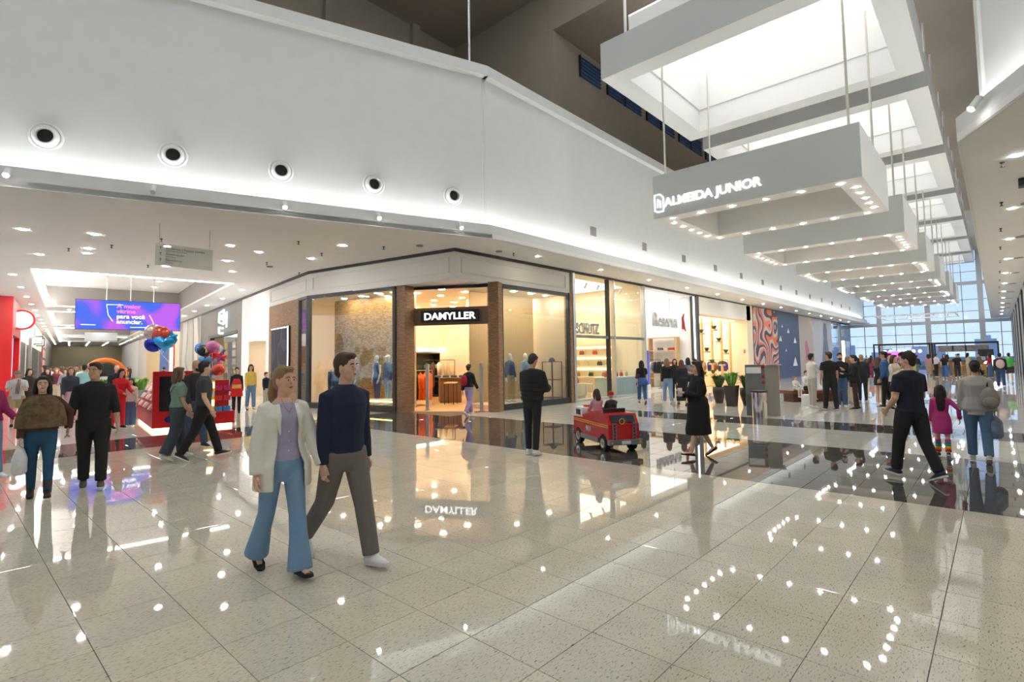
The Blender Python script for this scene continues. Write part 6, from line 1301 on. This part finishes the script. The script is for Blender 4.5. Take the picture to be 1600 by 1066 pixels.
q = F(1087, 628); person('woman in a black sleeveless top holding a phone beside the dark mullion', q.x, q.y, IL, 1.66, PHONE, True, ('tank', (34, 32, 36), .98), ('pants', (52, 58, 72)), BKS, ('vlong', (40, 28, 26)), SK_M, 1, .02)
# ---- group standing by the bench
q = F(1271, 638); person('man in a white sweater and beige trousers with a hand at his chin', q.x, q.y, IR + .1, 1.77, dict(legs=((.03, .03), (-.03, .05)), arms=((.25, .1, 1.6, .35), (.5, .06, 2.1, .2))), False, ('long', (228, 224, 216)), ('reg', (190, 184, 174)), WH, ('short', (30, 26, 26)), SK_M, 1.02, .018)
q = F(1299, 642); person('man in a black T-shirt and black jeans seen from behind, feet apart', q.x, q.y, AW - .1, 1.80, dict(legs=((.16, .03), (-.14, .05)), arms=((.05, .16, .3, .1), (.0, .12, .2, 0))), False, ('tee', (34, 34, 38), .88), ('reg', (36, 36, 38)), BKS, ('short', (52, 38, 32)), SK_M, 1.1, .018, 0, (.6, 0))
q = F(1316, 637); person('bearded man in a dark sweater, jeans and white trainers', q.x, q.y, tocam(q) + .2, 1.78, STAND, False, ('long', (36, 38, 46)), ('reg', (72, 104, 150)), WH, ('short', (30, 26, 26)), SK_L, 1.05, .018, beard=True)
q = F(1328, 631); person('woman with light brown hair in wide beige trousers seen from behind', q.x, q.y, AW, 1.66, STAND, True, ('jacket', (52, 50, 54), .8), ('wide', (206, 192, 170)), WH, ('vlong', (140, 108, 80)), SK_L, 1, .02)
q = F(1338, 641); person('woman in a black playsuit and tights standing with folded arms', q.x, q.y, IL - .5, 1.70, CROSS, True, ('jacket', (36, 36, 38), .72), ('tights', (70, 54, 50)), BKS, ('pony', (36, 28, 28)), SK_L, 1.12, .018)
q = F(1349, 627); person('man in a dark jacket behind the woman with folded arms', q.x, q.y, AW - .4, 1.72, STAND, False, ('jacket', (40, 44, 54)), ('pants', (44, 46, 50)), BKS, ('short', (180, 150, 110)), SK_L, 1.05, .022)
q = F(1355, 621); person('person in a magenta top leaning over the bench', q.x, q.y, IR, 1.62, STAND, True, ('long', (150, 40, 80)), ('pants', (226, 222, 218)), WH, ('bob', (60, 44, 38)), SK_L, 1, .022, .3)
q = F(1376, 634); person('young woman in a short black dress and black socks', q.x, q.y, IR + .3, 1.62, PHONE, True, ('long', (34, 34, 38), .9), ('skirt', (34, 34, 38), .72), WH, ('long', (96, 72, 56)), SK_L, 1, .018)
q = F(1386, 638); person('man in a blue denim shirt and black trousers with a hand in his pocket', q.x, q.y, AW + .9, 1.79, dict(legs=((.1, .03), (-.12, .05)), arms=((.0, .12, .5, .1), (-.1, .12, .6, .1))), False, ('shirt', (54, 96, 150), .86), ('pants', (32, 32, 34)), BKS, ('short', (30, 24, 24)), SK_M, 1.02, .018)
q = F(1401, 641); g_ = person('smiling woman in a cream coat and black shorts', q.x, q.y, TC + .3, 1.68, CROSS, True, ('coat', (216, 204, 184), .8), ('shorts', (36, 36, 40)), BKS, ('long', (60, 38, 32)), SK_L, 1.04, .018); MB().ball(g_['P'](g_['tr']((.1, -.2, .8))), (.07, .1, .12), 10, 8).build('lilac_bag', mat('bag_lilac', rgb(170, 150, 190), .5), g_['root'], smooth=True)
q = F(1393, 629); person('man in a white T-shirt and glasses behind the denim-shirted man', q.x, q.y, TC, 1.74, STAND, False, ('tee', (226, 224, 222)), ('pants', (60, 64, 76)), WH, ('short', (34, 28, 28)), SK_L, 1, .022)
q = F(1412, 632); person('child with brown hair behind the man in the navy T-shirt', q.x, q.y, AW, 1.28, STAND, True, ('long', (120, 96, 70)), ('pants', (60, 66, 80)), WH, ('bob', (110, 80, 56)), SK_L, .95, .022)
q = F(1428, 618); person('woman in a lime green sweater carrying a small bag', q.x, q.y, TC + .2, 1.70, STROLL, True, ('long', (186, 214, 130)), ('pants', (190, 190, 186)), WH, ('long', (60, 42, 36)), SK_L, 1, .022)
BM = Matrix.Translation((22.6, 5.1, 0)) @ Matrix.Rotation(rad(-40), 4, 'Z')
for lab, lx, h, tc_, bc2, hr_ in (('toddler in white sitting on the bench', -1.0, .98, (232, 226, 222), (220, 210, 200), (150, 110, 80)), ('boy in a white shirt and dark trousers sitting on the bench', -.55, 1.35, (230, 230, 230), (44, 46, 60), (44, 34, 30))):
    w = BM @ Vector((lx, -.15, 0)); person(lab, w.x, w.y, rad(-130), h, SIT, False, ('long', tc_), ('pants', bc2), WH, ('short', hr_), SK_L, .95, .02, seat_z=.42)
# ---- family walking away on the right
p = F(1430, 750); person('man in a navy T-shirt and dark jeans striding away with trainers with yellow soles', p.x, p.y, rad(52), 1.72, dict(legs=((.28, .12), (-.22, .22)), arms=((.05, .14, .75, .2), (.1, .14, .9, .3))), False, ('tee', (30, 36, 54), .9), ('reg', (38, 40, 44)), ((40, 56, 70), 'sneaker'), ('short', (44, 34, 30)), SK_L, 1.14, .014, 0, (.55, .1), True)
pg, pw2 = F(1475, 716), F(1533, 723); hand = (pg + pw2) / 2 + Vector((.05, 0, .62)); f_ = rad(4)
lg, lw2 = local(pg, f_, hand, 1.17 / 1.75), local(pw2, f_, hand, 1.56 / 1.75)
g_ = person('girl in a pink dress and rainbow socks holding the hand of the woman in grey', pg.x, pg.y, f_, 1.17, dict(legs=((.16, .05), (-.2, .3)), arms=((.0, .14, .2, 0), ('ik', hx(lg, .02)))), True, ('long', (196, 62, 132), .9), ('dress', (196, 62, 132), .58), ((50, 36, 44), 'sneaker'), ('vlong', (48, 32, 32)), SK_L, 1.05, .014, 0, (0, 0), True)
for i in (0, 1):
    H_, K_, A_, pit, s = g_['J'][i]
    for j, c in enumerate(((220, 60, 50), (240, 180, 50), (80, 170, 80), (60, 110, 200), (220, 70, 120))): MB().tube([g_['P'](A_.lerp(K_, .1 + .15 * j)), g_['P'](A_.lerp(K_, .25 + .15 * j))], .039, 12).build('sock_stripe', cloth(c), g_['root'], smooth=True)
g_ = person('woman in a light grey blazer and jeans with a grey backpack on one shoulder', pw2.x, pw2.y, f_, 1.57, dict(legs=((.16, .05), (-.18, .25)), arms=(('ik', hx(lw2, .02)), (.0, .16, .3, 0))), True, ('jacket', (186, 182, 176), .80), ('reg', (92, 126, 160)), ((206, 196, 182), 'sneaker'), ('bun', (38, 28, 28)), SK_M, 1.1, .014, 0, (0, 0), True)
b = MB(); b.ball(g_['P'](g_['tr']((-.24, -.16, 1.1))), (.09, .12, .17), 14, 10); b.ball(g_['P'](g_['tr']((-.32, -.16, 1.04))), (.05, .09, .09), 12, 8); b.build('backpack', mat('pack_taupe', rgb(150, 144, 136), .8), g_['root'], smooth=True); bag_on(g_, 'strap', '', [(-.12, -.14, 1.3), (.0, -.15, 1.46), (.1, -.15, 1.3)], .012, M_BLACK)
w_ = g_['world'](g_['arm'][1][2]); o = MB(); o.tube([(0, 0, .34), (0, 0, .25), (0, 0, .04), (0, 0, 0)], [(.05, .03), (.2, .09), (.22, .1), (.18, .07)], 14, lat=(1, 0, 0)); o = o.build('tote_bag', mat('tote_blue', rgb(120, 140, 170), .7, noise=.2), None, (w_.x, w_.y, w_.z - .42), True); tag(o, 'blue-grey tote bag hanging from the hand of the woman in grey', 'bag')
# ---- far people
for (u, v, lab, fem, tp, bt, hr_, ps, f) in [(1477, 592, 'woman in a black top and wide jeans walking towards the family from the cafe', True, ('tee', (36, 34, 38)), ('wide', (70, 110, 160)), ('long', (40, 30, 28)), WALK, None), (1497, 592, 'man in a black T-shirt and black trousers walking in from the cafe', False, ('tee', (34, 34, 36)), ('reg', (38, 38, 40)), ('short', (50, 36, 30)), WALK2, None), (1565, 607, 'person in dark clothes with a pastel backpack by the glass shopfront', False, ('jacket', (44, 48, 60)), ('reg', (52, 80, 130)), ('short', (30, 26, 26)), STROLL, .05), (1579, 600, 'person in a bright green T-shirt by the glass shopfront', False, ('tee', (80, 190, 90)), ('shorts', (60, 60, 64)), ('short', (60, 44, 36)), STROLL, 0)]:
    q = F(u, v); g_ = person(lab, q.x, q.y, tocam(q) if f is None else f, 1.68, ps, fem, tp, bt, WH, hr_, SK_L, 1.05, .024)
    if u == 1565: MB().ball(g_['P'](g_['tr']((-.24, 0, 1.2))), (.1, .16, .22), 12, 8).build('backpack', mat('pack_pastel', rgb(216, 186, 180), .8), g_['root'], smooth=True)
rnd = random.Random(11)
CNM = [('black', (34, 34, 38)), ('white', (230, 228, 224)), ('red', (196, 50, 50)), ('navy', (40, 50, 80)), ('beige', (206, 184, 156)), ('grey', (130, 132, 136)), ('orange', (222, 120, 60)), ('light blue', (150, 184, 214)), ('pink', (220, 160, 170)), ('olive', (104, 108, 76)), ('burgundy', (110, 40, 52)), ('teal', (50, 120, 124))]
BNM = [('jeans', (84, 116, 160)), ('black trousers', (38, 38, 42)), ('beige trousers', (190, 172, 146)), ('grey trousers', (110, 112, 118))]
n_ = 0; taken = []
for i in range(46):
    s_ = 9 + 1.25 * i + rnd.uniform(0, .8); t_ = rnd.uniform(-8.2, -1.3); q = cp(s_, t_)
    if s_ < 20 and -5 < t_ < -1.0: t_ = -6.5 - rnd.uniform(0, 1.5); q = cp(s_, t_)
    c = CNM[(i * 5) % 12]; d = BNM[(i // 12 + i) % 4]; fem = i % 2 == 0
    person('shopper in a %s top and %s in the crowd of the left-hand mall' % (c[0], d[0]), q[0], q[1], rnd.choice((C_ANG + PI, C_ANG + PI, C_ANG, C_ANG + 1.5)) + rnd.uniform(-.4, .4), rnd.uniform(1.56, 1.8), (STROLL, WALK, STAND, WALK2)[i % 4], fem, ('long' if i % 3 else 'tee', c[1]), ('reg', d[1]), WH if i % 2 else BKS, ('long' if fem else 'short', ((40, 30, 28), (90, 64, 46), (150, 116, 80))[i % 3]), (SK_L, SK_M)[i % 2], 1.03, .034, group='crowd of the left-hand mall')
for i in range(14):
    q = (50.6 + (i * 1.9) % 3.1, .45 + .6 * i); c = CNM[(i * 7 + 2) % 12]
    person('person in a %s top and %s standing about the cafe' % (c[0], BNM[i % 4][0]), q[0], q[1], rnd.uniform(-3, 3), rnd.uniform(1.58, 1.78), (STAND, STROLL, PHONE)[i % 3], i % 2 == 0, ('long', c[1]), ('reg', BNM[i % 4][1]), BKS, ('long' if i % 2 == 0 else 'short', (44, 34, 30)), SK_L, 1.03, .036, group='people at the cafe')
# ---- mannequins in the display windows
def manq(lab, x, y, f, tp, bt, hat=None):
    return person(lab, x, y, f, 1.80, dict(legs=((.05, .04), (-.05, .06)), arms=((.05, .12, .3, .05), (-.05, .14, .25, 0))), True, tp, bt, ((232, 232, 230), 'flat'), hat or ('none', (230, 230, 228)), (236, 234, 230), .92, .016, name='mannequin', cat='mannequin', z=.16, eyes=False)
wf = rad(-170)
manq('white mannequin in a pale denim jacket beside the rail of jeans', 10.72, 17.95, wf, ('jacket', (176, 196, 216)), ('pants', (150, 176, 204)))
manq('white mannequin in denim dungarees before the gold wall', 11.05, 16.95, wf, ('tank', (64, 92, 136)), ('reg', (60, 88, 132)))
manq('white mannequin in a hat and denim jacket in the left window', 11.02, 16.2, wf, ('jacket', (96, 126, 164)), ('reg', (150, 178, 206)), ('cap', (226, 222, 210)))
manq('white mannequin in dark denim beside the brick pillar', 10.98, 15.65, wf, ('jacket', (66, 88, 124)), ('reg', (190, 200, 212)))
manq('white mannequin in a denim shirt and tan trousers in the right window', 14.5, 13.45, rad(-100), ('shirt', (62, 86, 126)), ('wide', (190, 160, 118)))
manq('white mannequin in a light denim jacket in the right window', 15.5, 13.55, rad(-100), ('jacket', (150, 172, 196)), ('reg', (140, 168, 198)))
q = cp(8.0, 1.6); b = thing('bust_mannequin', 'white bust on a stand in the peach-walled shop', 'mannequin', (q[0], q[1], 0.01)); MB().cyl((0, 0), .2, 0, 1.0, 16).build('stand', M_PURE, b); m_ = MB(); m_.tube([(0, 0, 1.0), (0, 0, 1.1), (0, 0, 1.35), (0, 0, 1.5), (0, 0, 1.6)], [(.14, .1), (.13, .1), (.18, .12), (.08, .07), (.05, .05)], 14, lat=(0, 1, 0)); m_.ball((0, 0, 1.7), (.08, .07, .12), 12, 8); m_.build('bust', M_PURE, b, smooth=True)
